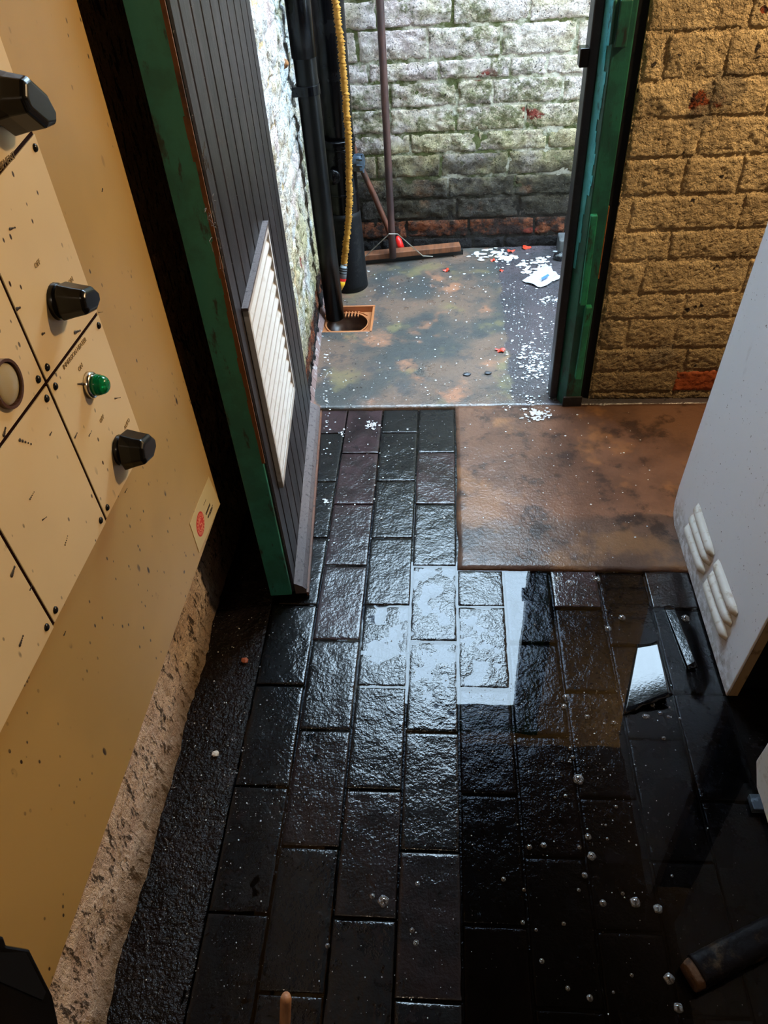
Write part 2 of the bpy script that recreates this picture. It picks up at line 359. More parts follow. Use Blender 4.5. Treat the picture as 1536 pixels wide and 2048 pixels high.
# ------------------------------------------------------------------ mesh helpers
def V(*a): return np.array(a, float)
def unit(v): v = np.array(v, float); return v / np.linalg.norm(v)
class MB:
    def __init__(s): s.v = []; s.f = []; s.mi = []; s.cur = 0
    def add(s, vs, fs):
        b = len(s.v); s.v += [tuple(map(float, p)) for p in vs]
        s.f += [tuple(b + i for i in f) for f in fs]; s.mi += [s.cur] * len(fs); return s
    def hexa(s, b4, t4):
        return s.add(list(b4) + list(t4), [(3, 2, 1, 0), (4, 5, 6, 7), (0, 1, 5, 4), (1, 2, 6, 5), (2, 3, 7, 6), (3, 0, 4, 7)])
    def box(s, a, b):
        x0, y0, z0 = a; x1, y1, z1 = b
        return s.hexa([(x0, y0, z0), (x1, y0, z0), (x1, y1, z0), (x0, y1, z0)], [(x0, y0, z1), (x1, y0, z1), (x1, y1, z1), (x0, y1, z1)])
    def obox(s, o, ax, ay, az):     # box from a corner and three edge vectors
        o, ax, ay, az = map(np.array, (o, ax, ay, az))
        return s.hexa([o, o + ax, o + ax + ay, o + ay], [o + az, o + ax + az, o + ax + ay + az, o + ay + az])
    def prism(s, poly, ext):
        ext = np.array(ext); n = len(poly); p = [np.array(q) for q in poly]
        return s.add(p + [q + ext for q in p], [tuple(range(n))[::-1], tuple(range(n, 2 * n))] + [(i, (i + 1) % n, n + (i + 1) % n, n + i) for i in range(n)])
    def tube(s, pts, r, seg=12, cap=True):
        pts = [np.array(p, float) for p in pts]; n = len(pts)
        rs = [r] * n if np.isscalar(r) else list(r)
        t0 = unit(pts[1] - pts[0]); a = unit(np.cross(t0, [0.3, 1, .17] if abs(t0[1]) < .9 else [1, 0, 0]))
        vs = []; fs = []
        for i, p in enumerate(pts):
            t = unit(pts[min(i + 1, n - 1)] - pts[max(i - 1, 0)])
            a = unit(a - (a @ t) * t); b = np.cross(t, a)
            for k in range(seg):
                w = 2 * math.pi * k / seg; vs.append(p + rs[i] * (math.cos(w) * a + math.sin(w) * b))
        for i in range(n - 1):
            for k in range(seg):
                k2 = (k + 1) % seg; fs.append((i * seg + k, i * seg + k2, (i + 1) * seg + k2, (i + 1) * seg + k))
        if cap:
            fs.append(tuple(range(seg))[::-1]); fs.append(tuple((n - 1) * seg + k for k in range(seg)))
        return s.add(vs, fs)
    def dome(s, c, nrm, r, h, seg=14, rings=5, base=True):
        nrm = unit(nrm); a = unit(np.cross(nrm, [0.31, .2, 1] if abs(nrm[2]) < .9 else [1, 0, 0])); b = np.cross(nrm, a); c = np.array(c)
        vs = []; fs = []
        for i in range(rings):
            w = math.pi / 2 * i / rings
            for k in range(seg):
                q = 2 * math.pi * k / seg
                vs.append(c + r * math.cos(w) * (math.cos(q) * a + math.sin(q) * b) + nrm * h * math.sin(w))
        vs.append(c + nrm * h)
        for i in range(rings - 1):
            for k in range(seg):
                k2 = (k + 1) % seg; fs.append((i * seg + k, i * seg + k2, (i + 1) * seg + k2, (i + 1) * seg + k))
        for k in range(seg): fs.append(((rings - 1) * seg + k, (rings - 1) * seg + (k + 1) % seg, rings * seg))
        if base: fs.append(tuple(range(seg))[::-1])
        return s.add(vs, fs)

def tag(o, label=None, cat=None, group=None, kind=None):
    if label: o['label'] = label
    if cat: o['category'] = cat
    if group: o['group'] = group
    if kind: o['kind'] = kind
    return o
def empty(name, loc, *a, **k):
    o = bpy.data.objects.new(name, None); o.location = loc; o.empty_display_size = .05; COL.objects.link(o); return tag(o, *a, **k)
def origin(o):
    p = Vector((0, 0, 0))
    while o is not None: p += o.location; o = o.parent
    return p
def obj(name, mb, mat, parent=None, smooth=False, bevel=0.0, loc=None, segs=2):
    """ONE mesh object from world-space geometry, origin at loc (or at the parent)."""
    me = bpy.data.meshes.new(name)
    base = Vector(loc) if loc is not None else (origin(parent) if parent is not None else Vector((0, 0, 0)))
    me.from_pydata([(x - base.x, y - base.y, z - base.z) for x, y, z in mb.v], [], mb.f)
    for m in (mat if isinstance(mat, (list, tuple)) else [mat]): me.materials.append(m)
    me.polygons.foreach_set('material_index', mb.mi)
    if smooth: me.polygons.foreach_set('use_smooth', [True] * len(me.polygons))
    bm = bmesh.new(); bm.from_mesh(me); bmesh.ops.recalc_face_normals(bm, faces=bm.faces); bm.to_mesh(me); bm.free()
    me.update()
    o = bpy.data.objects.new(name, me); COL.objects.link(o)
    if parent is not None: o.parent = parent; o.location = base - origin(parent)
    else: o.location = base
    if bevel:
        b = o.modifiers.new('edge', 'BEVEL'); b.width = bevel; b.segments = segs; b.limit_method = 'ANGLE'; b.harden_normals = False
    return o
def nz(p, s, seed=0.0): return noise.noise(Vector((p[0] * s + seed, p[1] * s - seed * 1.7, p[2] * s + seed * .6)))

def slab_piece(O, A, B, Nn, w, h, depth, cell, edge, amp, scale, seed, pil=.0, tilt=(0, 0), fine=0.0):
    """A brick or tile: gridded, worn front face (w along A, h along B, outward Nn) with rolled edges and returns."""
    mb = MB(); O, A, B, Nn = map(np.array, (O, A, B, Nn))
    nx = max(3, int(round(w / cell))); ny = max(3, int(round(h / cell)))
    us = [0, .22 * edge] + list(np.linspace(edge * .8, w - edge * .8, nx)) + [w - .22 * edge, w]
    vs_ = [0, .22 * edge] + list(np.linspace(edge * .8, h - edge * .8, ny)) + [h - .22 * edge, h]
    P = []; nu = len(us); nv = len(vs_)
    for j, b in enumerate(vs_):
        for i, a in enumerate(us):
            d = min(a, w - a, b, h - b)
            q = O + A * a + B * b
            k = min(1.0, d / edge); roll = -edge * .55 * (1 - math.sqrt(max(0, 1 - (1 - k) ** 2)))
            wob = nz(q, 9, seed + 3) * edge * .45 * (1 if d < edge * .3 else .3)
            cx = a / w - .5; cy = b / h - .5
            c = roll + amp * nz(q, scale, seed) + amp * .5 * nz(q, scale * 2.7, seed + 9) + pil * (1 - 4 * cx * cx) * (1 - 4 * cy * cy) + tilt[0] * cx + tilt[1] * cy
            if fine: c += fine * nz(q, scale * 6, seed + 5)
            P.append(q + Nn * c + A * (wob if i in (0, nu - 1) else 0) + B * (wob if j in (0, nv - 1) else 0))
    F = [(j * nu + i, j * nu + i + 1, (j + 1) * nu + i + 1, (j + 1) * nu + i) for j in range(nv - 1) for i in range(nu - 1)]
    ring = [i for i in range(nu)] + [j * nu + nu - 1 for j in range(1, nv)] + [(nv - 1) * nu + i for i in range(nu - 2, -1, -1)] + [j * nu for j in range(nv - 2, 0, -1)]
    nb = len(P)
    for r in ring: P.append(P[r] - Nn * depth)
    m = len(ring)
    F += [(ring[k], nb + k, nb + (k + 1) % m, ring[(k + 1) % m]) for k in range(m)]
    mb.add(P, F); return mb

def brick_wall(parent, O, A, Nn, length, courses, blen, mat, seed, proud=.004, gap=.011, amp=.004, cell=.012, fine=.002, matfn=None):
    rnd = random.Random(seed); O = np.array(O, float); A = unit(A); B = V(0, 0, 1)
    for ci in range(len(courses) - 1):
        z0, z1 = courses[ci], courses[ci + 1]
        x = -rnd.random() * blen * .5 - (blen * .5 if ci % 2 else 0)
        while x < length:
            bl = blen * (.96 + .08 * rnd.random()) if rnd.random() > .22 else blen * .5
            a0 = max(x, 0); a1 = min(x + bl, length); x += bl
            if a1 - a0 < .05: continue
            p = O + A * (a0 + gap / 2) + B * (z0 + gap / 2)
            mb = slab_piece(p, A, B, unit(Nn), a1 - a0 - gap, z1 - z0 - gap, .03, cell, .011, amp, 22, rnd.random() * 50,
                            pil=.002, tilt=((rnd.random() - .5) * .005, (rnd.random() - .5) * .005), fine=fine)
            mt = matfn(a0, a1, z0, z1, rnd) if matfn else mat
            c = p + A * (a1 - a0) / 2
            obj('brick', mb, mt, parent, smooth=True, loc=c)

# ------------------------------------------------------------------ large structure
BX0, BX1 = -.56, 1.05
YB = 3.465
backz = [0.0] + [float(aty(960, v, YB)[2]) for v in (473, 436, 394, 352, 304, 262, 211, 158, 116, 49)]
backz += [backz[-1] + .1 * k for k in range(1, 4)]
wb = tag(obj('wall_back', MB().box((-.75, YB + .004, -.05), (2.8, YB + .22, 2.2)), M_MORTAR), 'mossy limewashed brick wall across the yard', 'wall', kind='structure')
brick_wall(wb, (BX0, YB, 0), (1, 0, 0), (0, -1, 0), BX1 - BX0, backz, .29, M_MOSS, 3, amp=.007, gap=.008, cell=.010, fine=.0035)
wyl = MB(); a = V(-.492, 2.19, 0); bq = V(-.566, YB + .01, 0); adir = unit(bq - a); nl = V(adir[1], -adir[0], 0)
wyl.prism([a - nl * .006, bq - nl * .006, bq - nl * .25, a - nl * .25], (0, 0, 2.3))
wyl = tag(obj('wall_yard_left', wyl, M_MOSSW), 'white limewashed brick wall behind the black pipes', 'wall', kind='structure')
brick_wall(wyl, a, adir, nl, float(np.linalg.norm(bq - a)), backz, .29, M_MOSSW, 11, amp=.010, gap=.009, cell=.010, fine=.004)
tag(obj('wall_yard_right', MB().box((2.8, 2.4, -.05), (3.0, YB + .2, 2.2)), M_OUT), 'brick wall closing the yard', 'wall', kind='structure')

# doorway wall: real opening (0.84 wide) and an unseen window added for its reflection in the floor
YW = 2.232
ww = MB()
WX0, WX1, WZ0, WZ1 = .97, 1.33, 1.42, 2.02
for bxs in [((.50, YW + .0035, -.05), (WX0, YW + .15, 2.22)), ((WX0, YW, -.05), (WX1, YW + .15, WZ0)), ((WX0, YW, WZ1), (WX1, YW + .15, 2.22)), ((WX1, YW, -.05), (2.02, YW + .15, 2.22)), ((-.80, YW, 2.22), (2.02, YW + .15, 3.0)), ((-.80, YW - .02, -.05), (-.505, YW + .15, 2.22))]:
    ww.box(*bxs)
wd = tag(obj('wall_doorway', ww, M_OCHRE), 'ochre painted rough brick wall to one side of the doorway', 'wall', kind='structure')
ochz = [0.0, .036] + [float(aty(1320, v, YW)[2]) for v in (745, 697, 637, 587, 522, 462, 392, 317, 239, 162, 67)] + [1.22, 1.32]
ochz[1] = .034; ochz[2] = .118
def ochmat(a0, a1, z0, z1, rnd):
    if z0 < .05 and z0 > .02 and a0 < .30 < a1 + .1 and a0 > .12: return M_BARE
    return M_OCHRE
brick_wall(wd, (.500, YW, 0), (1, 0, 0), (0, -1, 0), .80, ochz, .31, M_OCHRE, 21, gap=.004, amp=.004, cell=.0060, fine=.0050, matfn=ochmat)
wl = MB()     # inner left wall: gridded rough plaster
ny, nzz = 150, 60; P = []; F = []
for j in range(nzz + 1):
    for i in range(ny + 1):
        y = -.2 + 2.4 * i / ny; z = .9 * j / nzz
        q = (-.636, y, z); d = .010 * nz(q, 7, 2) + .006 * nz(q, 22, 5) + .004 * nz(q, 60, 8)
        if z < .05: d += .012 * (1 - z / .05)
        P.append((-.636 + d, y, z))
for j in range(nzz):
    for i in range(ny): F.append((j * (ny + 1) + i, j * (ny + 1) + i + 1, (j + 1) * (ny + 1) + i + 1, (j + 1) * (ny + 1) + i))
wl.add(P, F); wl.box((-.75, -.95, -.05), (-.66, YW, 2.42)); wl.box((-.67, -.2, .88), (-.638, 2.2, 2.4))
tag(obj('wall_left', wl, M_PLASTER, smooth=False), 'scraped rough plaster wall under the cabinet', 'wall', kind='structure')
tag(obj('wall_right', MB().box((2.0, -.95, -.05), (2.1, 2.36, 2.42)), M_DKWALL), 'dark inner wall', 'wall', kind='structure')
tag(obj('wall_front', MB().box((-.75, -1.0, -.05), (2.1, -.9, 2.42)), M_DKWALL), 'dark inner wall behind the viewpoint', 'wall', kind='structure')
tag(obj('ceiling', MB().box((-.75, -1.0, 2.4), (2.1, YW, 2.5)), M_DKCEIL), 'dark ceiling', 'ceiling', kind='structure')
wn = empty('window_added', (WX0, YW + .07, WZ0), 'small two pane window added unseen in the ochre wall', 'window', kind='structure')
fm = MB()
for a_, b_ in [((WX0, YW + .05, WZ0), (WX1, YW + .1, WZ0 + .03)), ((WX0, YW + .05, WZ1 - .03), (WX1, YW + .1, WZ1)), ((WX0, YW + .05, WZ0), (WX0 + .03, YW + .1, WZ1)), ((WX1 - .03, YW + .05, WZ0), (WX1, YW + .1, WZ1)), ((WX0 + .19, YW + .05, WZ0), (WX0 + .22, YW + .1, WZ1))]:
    fm.box(a_, b_)
obj('window_frame', fm, M_WINF, wn)
obj('pane', MB().box((WX0 + .03, YW + .072, WZ0 + .03), (WX0 + .19, YW + .076, WZ1 - .03)), M_GLASS, wn)
obj('pane', MB().box((WX0 + .22, YW + .072, WZ0 + .03), (WX1 - .03, YW + .076, WZ1 - .03)), M_GLASS, wn)

# floor: bedding, pavers, screeds
floor = tag(obj('floor', MB().box((-.70, -.95, -.06), (2.05, 2.40, -.011)), M_BED), 'wet floor of dark pavers and concrete', 'floor', kind='structure')
XB = [-.605, -.477, -.351, -.224, -.097, .030, .158, .286, .414, .542, .670]
YA = [float(fl(900, v)[1]) for v in (819, 906, 1009, 1133, 1284, 1466, 1705, 2005)]; YA += [YA[-1] - .265, YA[-1] - .53]
YBq = [YA[0]] + [float(fl(800, v)[1]) for v in (866, 963, 1077, 1212, 1375, 1582, 1841)]; YBq += [YBq[-1] - .265, YBq[-1] - .53]
YPATCH = float(fl(1000, 1141)[1])
def paver_level(x, y):
    z = .0012
    if y > 1.42: z = .0022
    if y < 1.36:                                  # ground falls to the right hand front corner
        z = .0004 if x < .2 else -.0014
        if x > .33: z = -.0046
        if x < -.2: z = .0016
        if y < .93: z = .0012 if x < .03 else -.0046
    return z
rnd = random.Random(5)
for ci in range(len(XB) - 1):
    x0, x1 = XB[ci], XB[ci + 1]
    ys = (YBq if ci % 2 == 1 else YA)
    if ci >= 5: ys = YBq if ci % 2 == 1 else YA
    for k in range(len(ys) - 1):
        yt, yb = ys[k], ys[k + 1]
        if ci >= 5:
            if yb > YPATCH - .03: continue
            yt = min(yt, YPATCH)
        if ci == 0: continue
        if ci == 1:
            if yb > 1.95 and yt > 2.3: continue
        if yt - yb < .03: continue
        xa = max(x0, -.455 - .02 * ((yt - 1.3) / .86)) if (ci == 1 and yb > 1.15) else x0
        g = .0022
        lv = paver_level((x0 + x1) / 2, (yt + yb) / 2)
        seed = rnd.random() * 60
        mb = slab_piece((xa + g, yb + g, lv), (1, 0, 0), (0, 1, 0), (0, 0, 1), x1 - xa - 2 * g, yt - yb - 2 * g, 
                        .011, .0062, .0045, .0010, 26, seed,
                        pil=-.0004, tilt=((rnd.random() - .5) * .0018, (rnd.random() - .5) * .0022), fine=.00012)
        mt = TILES[rnd.choice([0, 0, 2, 2, 1, 3] if yb > 1.1 else [0, 0, 2, 2, 2, 1])]
        if ci == 2 and yb > 1.0: mt = TILES[rnd.choice([1, 3, 3])]
        obj('paver', mb, mt, floor, smooth=True, loc=((x0 + x1) / 2, (yt + yb) / 2, -.005))
def sheet(x0, x1, y0, y1, z, cell, amp, sc, seed, hole=None, edgef=None, drop=.03):
    xs = list(np.linspace(x0, x1, max(2, int((x1 - x0) / cell) + 1))); ysl = list(np.linspace(y0, y1, max(2, int((y1 - y0) / cell) + 1)))
    if hole:
        xs = sorted(set([x for x in xs if min(abs(x - hole[0]), abs(x - hole[1])) > .004] + list(hole[:2])))
        ysl = sorted(set([y for y in ysl if min(abs(y - hole[2]), abs(y - hole[3])) > .004] + list(hole[2:])))
    mb = MB(); nx = len(xs); nyl = len(ysl); P = []
    for j, y in enumerate(ysl):
        for i, x in enumerate(xs):
            q = (x, y, z); dz = amp * nz(q, sc, seed) + amp * .5 * nz(q, sc * 3, seed + 4); yy = y; xx = x
            if j == 0: yy += .006 * nz(q, 14, seed); dz -= .002
            if i == 0: xx += .005 * nz(q, 14, seed + 2); dz -= .002
            P.append((xx, yy, z + dz))
    F = []
    for j in range(nyl - 1):
        for i in range(nx - 1):
            if hole and xs[i] >= hole[0] - 1e-6 and xs[i + 1] <= hole[1] + 1e-6 and ysl[j] >= hole[2] - 1e-6 and ysl[j + 1] <= hole[3] + 1e-6: continue
            F.append((j * nx + i, j * nx + i + 1, (j + 1) * nx + i + 1, (j + 1) * nx + i))
    ring = [i for i in range(nx)] + [j * nx + nx - 1 for j in range(1, nyl)] + [(nyl - 1) * nx + i for i in range(nx - 2, -1, -1)] + [j * nx for j in range(nyl - 2, 0, -1)]
    nb = len(P); P += [(P[r][0], P[r][1], P[r][2] - drop) for r in ring]; m = len(ring)
    F += [(ring[k], nb + k, nb + (k + 1) % m, ring[(k + 1) % m]) for k in range(m)]
    mb.add(P, F); return mb
obj('concrete_patch', sheet(.033, 2.02, YPATCH + .002, 2.2, .0055, .016, .0012, 12, 3, drop=.016), M_INCON, floor, smooth=True)
obj('gritty_screed', sheet(-.66, -.4785, -.4, 2.2, .0016, .008, .0034, 40, 8, drop=.014), M_GRIT, floor, smooth=True)
HX0, HX1, HY0, HY1 = -.540, -.302, 2.722, 2.930
yf = tag(obj('floor_yard', sheet(-.62, 2.8, 2.196, YB + .02, .0055, .02, .0022, 9, 6, hole=(HX0, HX1, HY0, HY1), drop=.05), M_YARD, smooth=True),
         'wet stained concrete of the yard outside the door', 'floor', kind='structure')

# water standing between and over the pavers
pd = tag(obj('puddle', MB().add([(-.50, -.3, 0), (.655, -.3, 0), (.655, YPATCH - .001, 0), (.031, YPATCH - .001, 0), (.031, 2.19, 0), (-.465, 2.19, 0)], [(0, 1, 2, 3, 4, 5)]), M_WATER),
         'clear shallow water lying over the dark pavers', 'puddle', kind='stuff')

# left inner door, opened flat towards the room
PF = V(-.476, 2.165, 0); PN = V(-.412, 1.318, 0); dd = unit(PF - PN); DN = V(dd[1], -dd[0], 0); DL = float(np.linalg.norm(PF - PN)); UP = V(0, 0, 1)
door = empty('door_1', tuple(PF), 'black boarded door with a white louvre, standing open against the cabinet wall', 'door', kind='structure')
ed = [float(np.dot(atplane(u, 0, PN, DN) - PN, dd)) for u in (331, 344, 361, 381, 408, 428, 443, 460)]
ed = [0.0, .062, .15, .235, .325, .415, .51, .60, .69, .78, DL]
DT = 2.02
for i in range(len(ed) - 1):
    s0, s1 = ed[i] + .0022, ed[i + 1] - .0022; o = PN + dd * s0 - DN * .022 + UP * .03
    w = s1 - s0; mb = MB()
    sec = [(0, 0), (w, 0), (w, .018), (w - .004, .022), (.004, .022), (0, .018)]
    mb.prism([o + dd * a_ + DN * b_ for a_, b_ in sec], UP * (DT - .03))
    obj('board', mb, M_DOOR, door)
obj('door_core', MB().obox(PN + dd * .004 - DN * .060 + UP * .03, dd * (DL - .008), DN * .040, UP * (DT - .03)), M_DARKM, door)
obj('edge_lipping', MB().obox(PN - dd * .010 - DN * .066 + UP * .03, dd * .012, DN * .058, UP * (DT - .03)), M_GREEN3, door, bevel=.002)['label'] = 'green painted edge of the black door'
rb = MB(); n_ = 40
for i in range(n_):
    z0 = .5 + 1.4 * i / n_; w_ = .004 + .006 * abs(nz((0, 0, z0), 9, 3))
    rb.obox(PN - dd * .0135 - DN * (.006 + w_) + UP * z0, dd * .004, DN * (w_ + .003), UP * (1.4 / n_))
obj('rusty_arris', rb, plain('worn_arris', (.15, .055, .012), .7, wear=(.02, .014, .010), scale=9, bumpy=.5), door)
# weatherboard at the foot
wbp = [PN + DN * a_ + UP * b_ for a_, b_ in [(0, .018), (.030, .018), (.031, .034), (.022, .046), (0, .060)]]
mb = MB(); mb.prism([p + dd * .004 for p in wbp], dd * (DL - .01)); wbo = obj('weatherboard', mb, M_WB, door)
wbo['label'] = 'worn pale weatherboard along the foot of the door'
obj('drip_edge', MB().obox(PN + DN * .030 + UP * .008 + dd * .004, dd * (DL - .01), DN * .006, UP * .014), M_WBE, door)
# louvre vent
vc = [atplane(u, v, PN + DN * .02, DN) for u, v in ((504, 628), (536, 447), (573, 970), (598, 765))]
s0 = .5 * float(np.dot(vc[0] - PN, dd) + np.dot(vc[2] - PN, dd)); s1 = .5 * float(np.dot(vc[1] - PN, dd) + np.dot(vc[3] - PN, dd))
zt = .5 * (vc[0][2] + vc[1][2]); zb = .5 * (vc[2][2] + vc[3][2])
vent = empty('louvre_vent', tuple(PN + dd * s0 + UP * zb)); vent.parent = door; vent.location = Vector(tuple(PN + dd * s0 + UP * zb)) - origin(door)
vent['label'] = 'white slatted louvre vent set in the black door'
fw = .020
def vbar(name, sa, sb, za, zb_, d0, d1, mat=M_VENT):
    return obj(name, MB().obox(PN + dd * sa + DN * d0 + UP * za, dd * (sb - sa), DN * (d1 - d0), UP * (zb_ - za)), mat, vent, bevel=.0015)
fr = MB()
for sa, sb, za, zb_ in [(s0, s1, zt - fw, zt), (s0, s1, zb, zb + fw), (s0, s0 + fw * .7, zb, zt), (s1 - fw * .7, s1, zb, zt)]:
    fr.obox(PN + dd * sa + DN * .0005 + UP * za, dd * (sb - sa), DN * .012, UP * (zb_ - za))
obj('vent_frame', fr, M_VENT, vent)
obj('vent_shade_back', MB().obox(PN + dd * s0 + DN * .0002 + UP * zb, dd * (s1 - s0), DN * .002, UP * (zt - zb)), M_DARKM, vent)  # black sheet, shows between the slats as their gap shadows
ns = 12; pitch = (zt - zb - 2 * fw) / ns
for i in range(ns):
    zc = zb + fw + pitch * i
    o = PN + dd * (s0 + fw * .7) + DN * .003
    mb = MB(); mb.prism([o + UP * (zc + pitch * .56), o + DN * .0075 + UP * (zc + pitch * .26), o + DN * .0075 + UP * (zc + pitch * .08), o + UP * (zc + pitch * .38)], dd * (s1 - s0 - fw * 1.4))
    obj('slat', mb, M_VENT, vent)
obj('vent_lip', MB().obox(PN + dd * (s0 - .006) + DN * .0006 + UP * (zt - .004), dd * (s1 - s0 + .008), DN * .014, UP * .006), M_WB, vent)
# cobwebby fluff caught on the boards
cw = MB(); rr = random.Random(9)
for (u, v, k) in ((408, 315, 6), (425, 430, 9), (436, 540, 3), (420, 455, 4)):
    c = atplane(u, v, PN + DN * .003, DN)
    for _ in range(k):
        p = c + dd * rr.gauss(0, .014) + UP * rr.gauss(0, .022) + DN * .002
        pts = [p]
        for _j in range(4): pts.append(pts[-1] + dd * rr.gauss(0, .006) + UP * rr.gauss(.0, .008) + DN * rr.gauss(0, .002))
        cw.tube(pts, .0005, 4)
t = obj('cobweb', cw, M_COBW, door); t['kind'] = 'stuff'

# right door post
px = lambda v, u: float(aty(u, v, 2.20)[0])
post = empty('trim_1', (.40, 2.21, 0), 'green painted door post with black stop and turquoise arris', 'door post', kind='structure')
PX0 = .364; PT = 2.22
obj('post_timber', MB().box((PX0 + .048, 2.195, 0), (.464, 2.262, PT)), M_GREEN, post, bevel=.004)
obj('black_stop', MB().box((PX0, 2.232, .012), (PX0 + .026, 2.30, PT)), M_BLACK, post, bevel=.004)['label'] = 'black stop along the inner edge'
cy = MB(); nn = 60
for i in range(nn):
    z0 = .50 + (PT - .50) * i / nn; hgt = (PT - .5) / nn
    w_ = .013 + .007 * nz((0, 0, z0), 19, 4) - .008 * max(0, (.75 - z0) / .25)
    f_ = max(.10, min(1, w_ / .019)); xa_, ya_ = PX0 + .0265, 2.234; xb_, yb_ = xa_ + .0215 * f_, ya_ - .040 * f_
    cy.prism([(xa_, ya_, z0), (xb_, yb_, z0), (xb_ + .003, yb_ + .002, z0), (xa_ + .003, ya_ + .002, z0)], (0, 0, hgt))
obj('turquoise_arris', cy, M_CYAN, post)['label'] = 'turquoise undercoat showing on the post arris'
mb = MB(); mb.prism([(PX0 + .0268, 2.2365, 0), (PX0 + .0485, 2.1965, 0), (PX0 + .0485, 2.26, 0), (PX0 + .0268, 2.26, 0)], (0, 0, PT)); obj('post_rebate', mb, M_GREEN, post)
def block(u0, v0, u1, v1, wd_, y0, m=M_GREEN2):
    p = aty(u0, v0, y0); q = aty(u1, v1, y0)
    x = (p[0] + q[0]) / 2 
    mb = MB(); mb.hexa([(q[0], y0, q[2]), (q[0] + wd_, y0, q[2]), (q[0] + wd_, 2.196, q[2]), (q[0], 2.196, q[2])],
                       [(p[0], y0, p[2]), (p[0] + wd_, y0, p[2]), (p[0] + wd_, 2.196, p[2]), (p[0], 2.196, p[2])])
    return obj('packing_block', mb, m, post, bevel=.003)
block(1182, 432, 1160, 612, .020, 2.178); block(1172, 616, 1150, 760, .020, 2.172)
block(1242, 0, 1228, 97, .030, 2.182, M_GREEN); block(1228, 0, 1218, 90, .009, 2.188, M_GREEN)
obj('bright_edge', MB().box((.4635, 2.196, .48), (.4665, 2.212, .70)), M_RUST, post)
obj('gap_shade', MB().box((.464, 2.245, 0), (.503, 2.30, PT)), M_DARKM, post)  # black box set in the gap to stand for its deep shade
obj('post_foot', MB().box((PX0 + .04, 2.190, 0), (.470, 2.20, .045)), M_BLACK, post, bevel=.004)
kp = aty(1168, 115, 2.23)
obj('latch_keep', MB().box((kp[0] - .012, 2.222, kp[2] - .022), (PX0 + .001, 2.262, kp[2] + .022)), M_BAKE, post, bevel=.003)
tag(obj('trim_2', MB().box((-.50, 2.2, 2.16), (.50, 2.262, 2.22)), M_GREEN), 'green head of the door frame', 'door frame', kind='structure')
# low painted skirting of the yard wall
sk = MB()
for i in range(24):
    p = a + adir * (.02 + i * .052); sk.hexa([p + nl * .001, p + adir * .05 + nl * .001, p + adir * .05 + nl * (.018 + .006 * nz(p, 20)), p + nl * (.018 + .006 * nz(p, 20, 2))],
                                           [p + nl * .001 + UP * .035, p + adir * .05 + nl * .001 + UP * .035, p + adir * .05 + nl * .008 + UP * .02, p + nl * .008 + UP * .02])
tag(obj('baseboard_yard', sk, plain('dirty_pink_fillet', (.20, .13, .12), .5, wear=(.45, .45, .47), scale=25)), 'low cement fillet along the foot of the white yard wall', 'skirting', kind='structure')

# ------------------------------------------------------------------ control cabinet on the left wall
XC = -.500; XS = -.490
cab = empty('control_cabinet', (-.57, .6, .5), 'large buff metal switch cabinet with cream panels and black knobs on the left wall', 'cabinet')
def zlow(y): return .476 + .055 * (1.195 - y)
mb = MB(); YF, YN = 1.196, -.25
mb.hexa([(-.612, YN, zlow(YN)), (XC, YN, zlow(YN)), (XC, YF, zlow(YF)), (-.612, YF, zlow(YF))], [(-.612, YN, 1.95), (XC, YN, 1.95), (XC, YF, 1.95), (-.612, YF, 1.95)])
obj('enclosure', mb, M_TAN, cab, bevel=.003)
k = .490 / .5
def py(y): return y
def pz(z): return z
def zline(p, q):
    p = atx(*p, XS); q = atx(*q, XS); m_ = (q[2] - p[2]) / (q[1] - p[1]); return lambda y: float(p[2] + m_ * (y - p[1]))
cols = [float(atx(190, 610, XS)[1]), float(atx(95, 770, XS)[1])]
cols += [float(atx(0, 1065, XS)[1]) + .001]; cols += [cols[2] - .19, cols[2] - .38]
rows = [zline((264, 940), (110, 1250)), zline((178, 650), (0, 893)), zline((68, 262), (0, 343)), lambda y: 1.57]
obj('panel_backing', MB().hexa([(XC, cols[0] - .001, rows[0](cols[0]) + .001), (XC, cols[-1], rows[0](cols[-1]) + .001), (XS - .0014, cols[-1], rows[0](cols[-1]) + .001), (XS - .0014, cols[0] - .001, rows[0](cols[0]) + .001)],
    [(XC, cols[0] - .001, 1.569), (XC, cols[-1], 1.569), (XS - .0014, cols[-1], 1.569), (XS - .0014, cols[0] - .001, 1.569)]), M_GAP, cab)
g = .0029
for c in range(len(cols) - 1):
    for r in range(len(rows) - 1):
        y1, y0 = cols[c] - (g if c else 0), cols[c + 1] + g
        q = [(y0, rows[r](y0) + g), (y1, rows[r](y1) + (g if r else 0)), (y1, rows[r + 1](y1) - g), (y0, rows[r + 1](y0) - g)]
        pan = obj('front_panel', MB().prism([(XC + .002, py(a_), pz(b_)) for a_, b_ in q], (XS - XC - .002, 0, 0)), M_CREAM, cab, loc=(XS, py((y0 + y1) / 2), pz(q[0][1])))
        for sy, sz in ((0, 0), (1, 0), (0, 1), (1, 1)):
            yy = (y1 - .011) if sy else (y0 + .011); zz = (rows[r + 1](yy) - .014) if sz else (rows[r](yy) + .014)
            obj('screw', MB().dome((XS, py(yy), pz(zz)), (1, 0, 0), .0052, .0035, 10, 4), M_BAKE, pan, smooth=True)
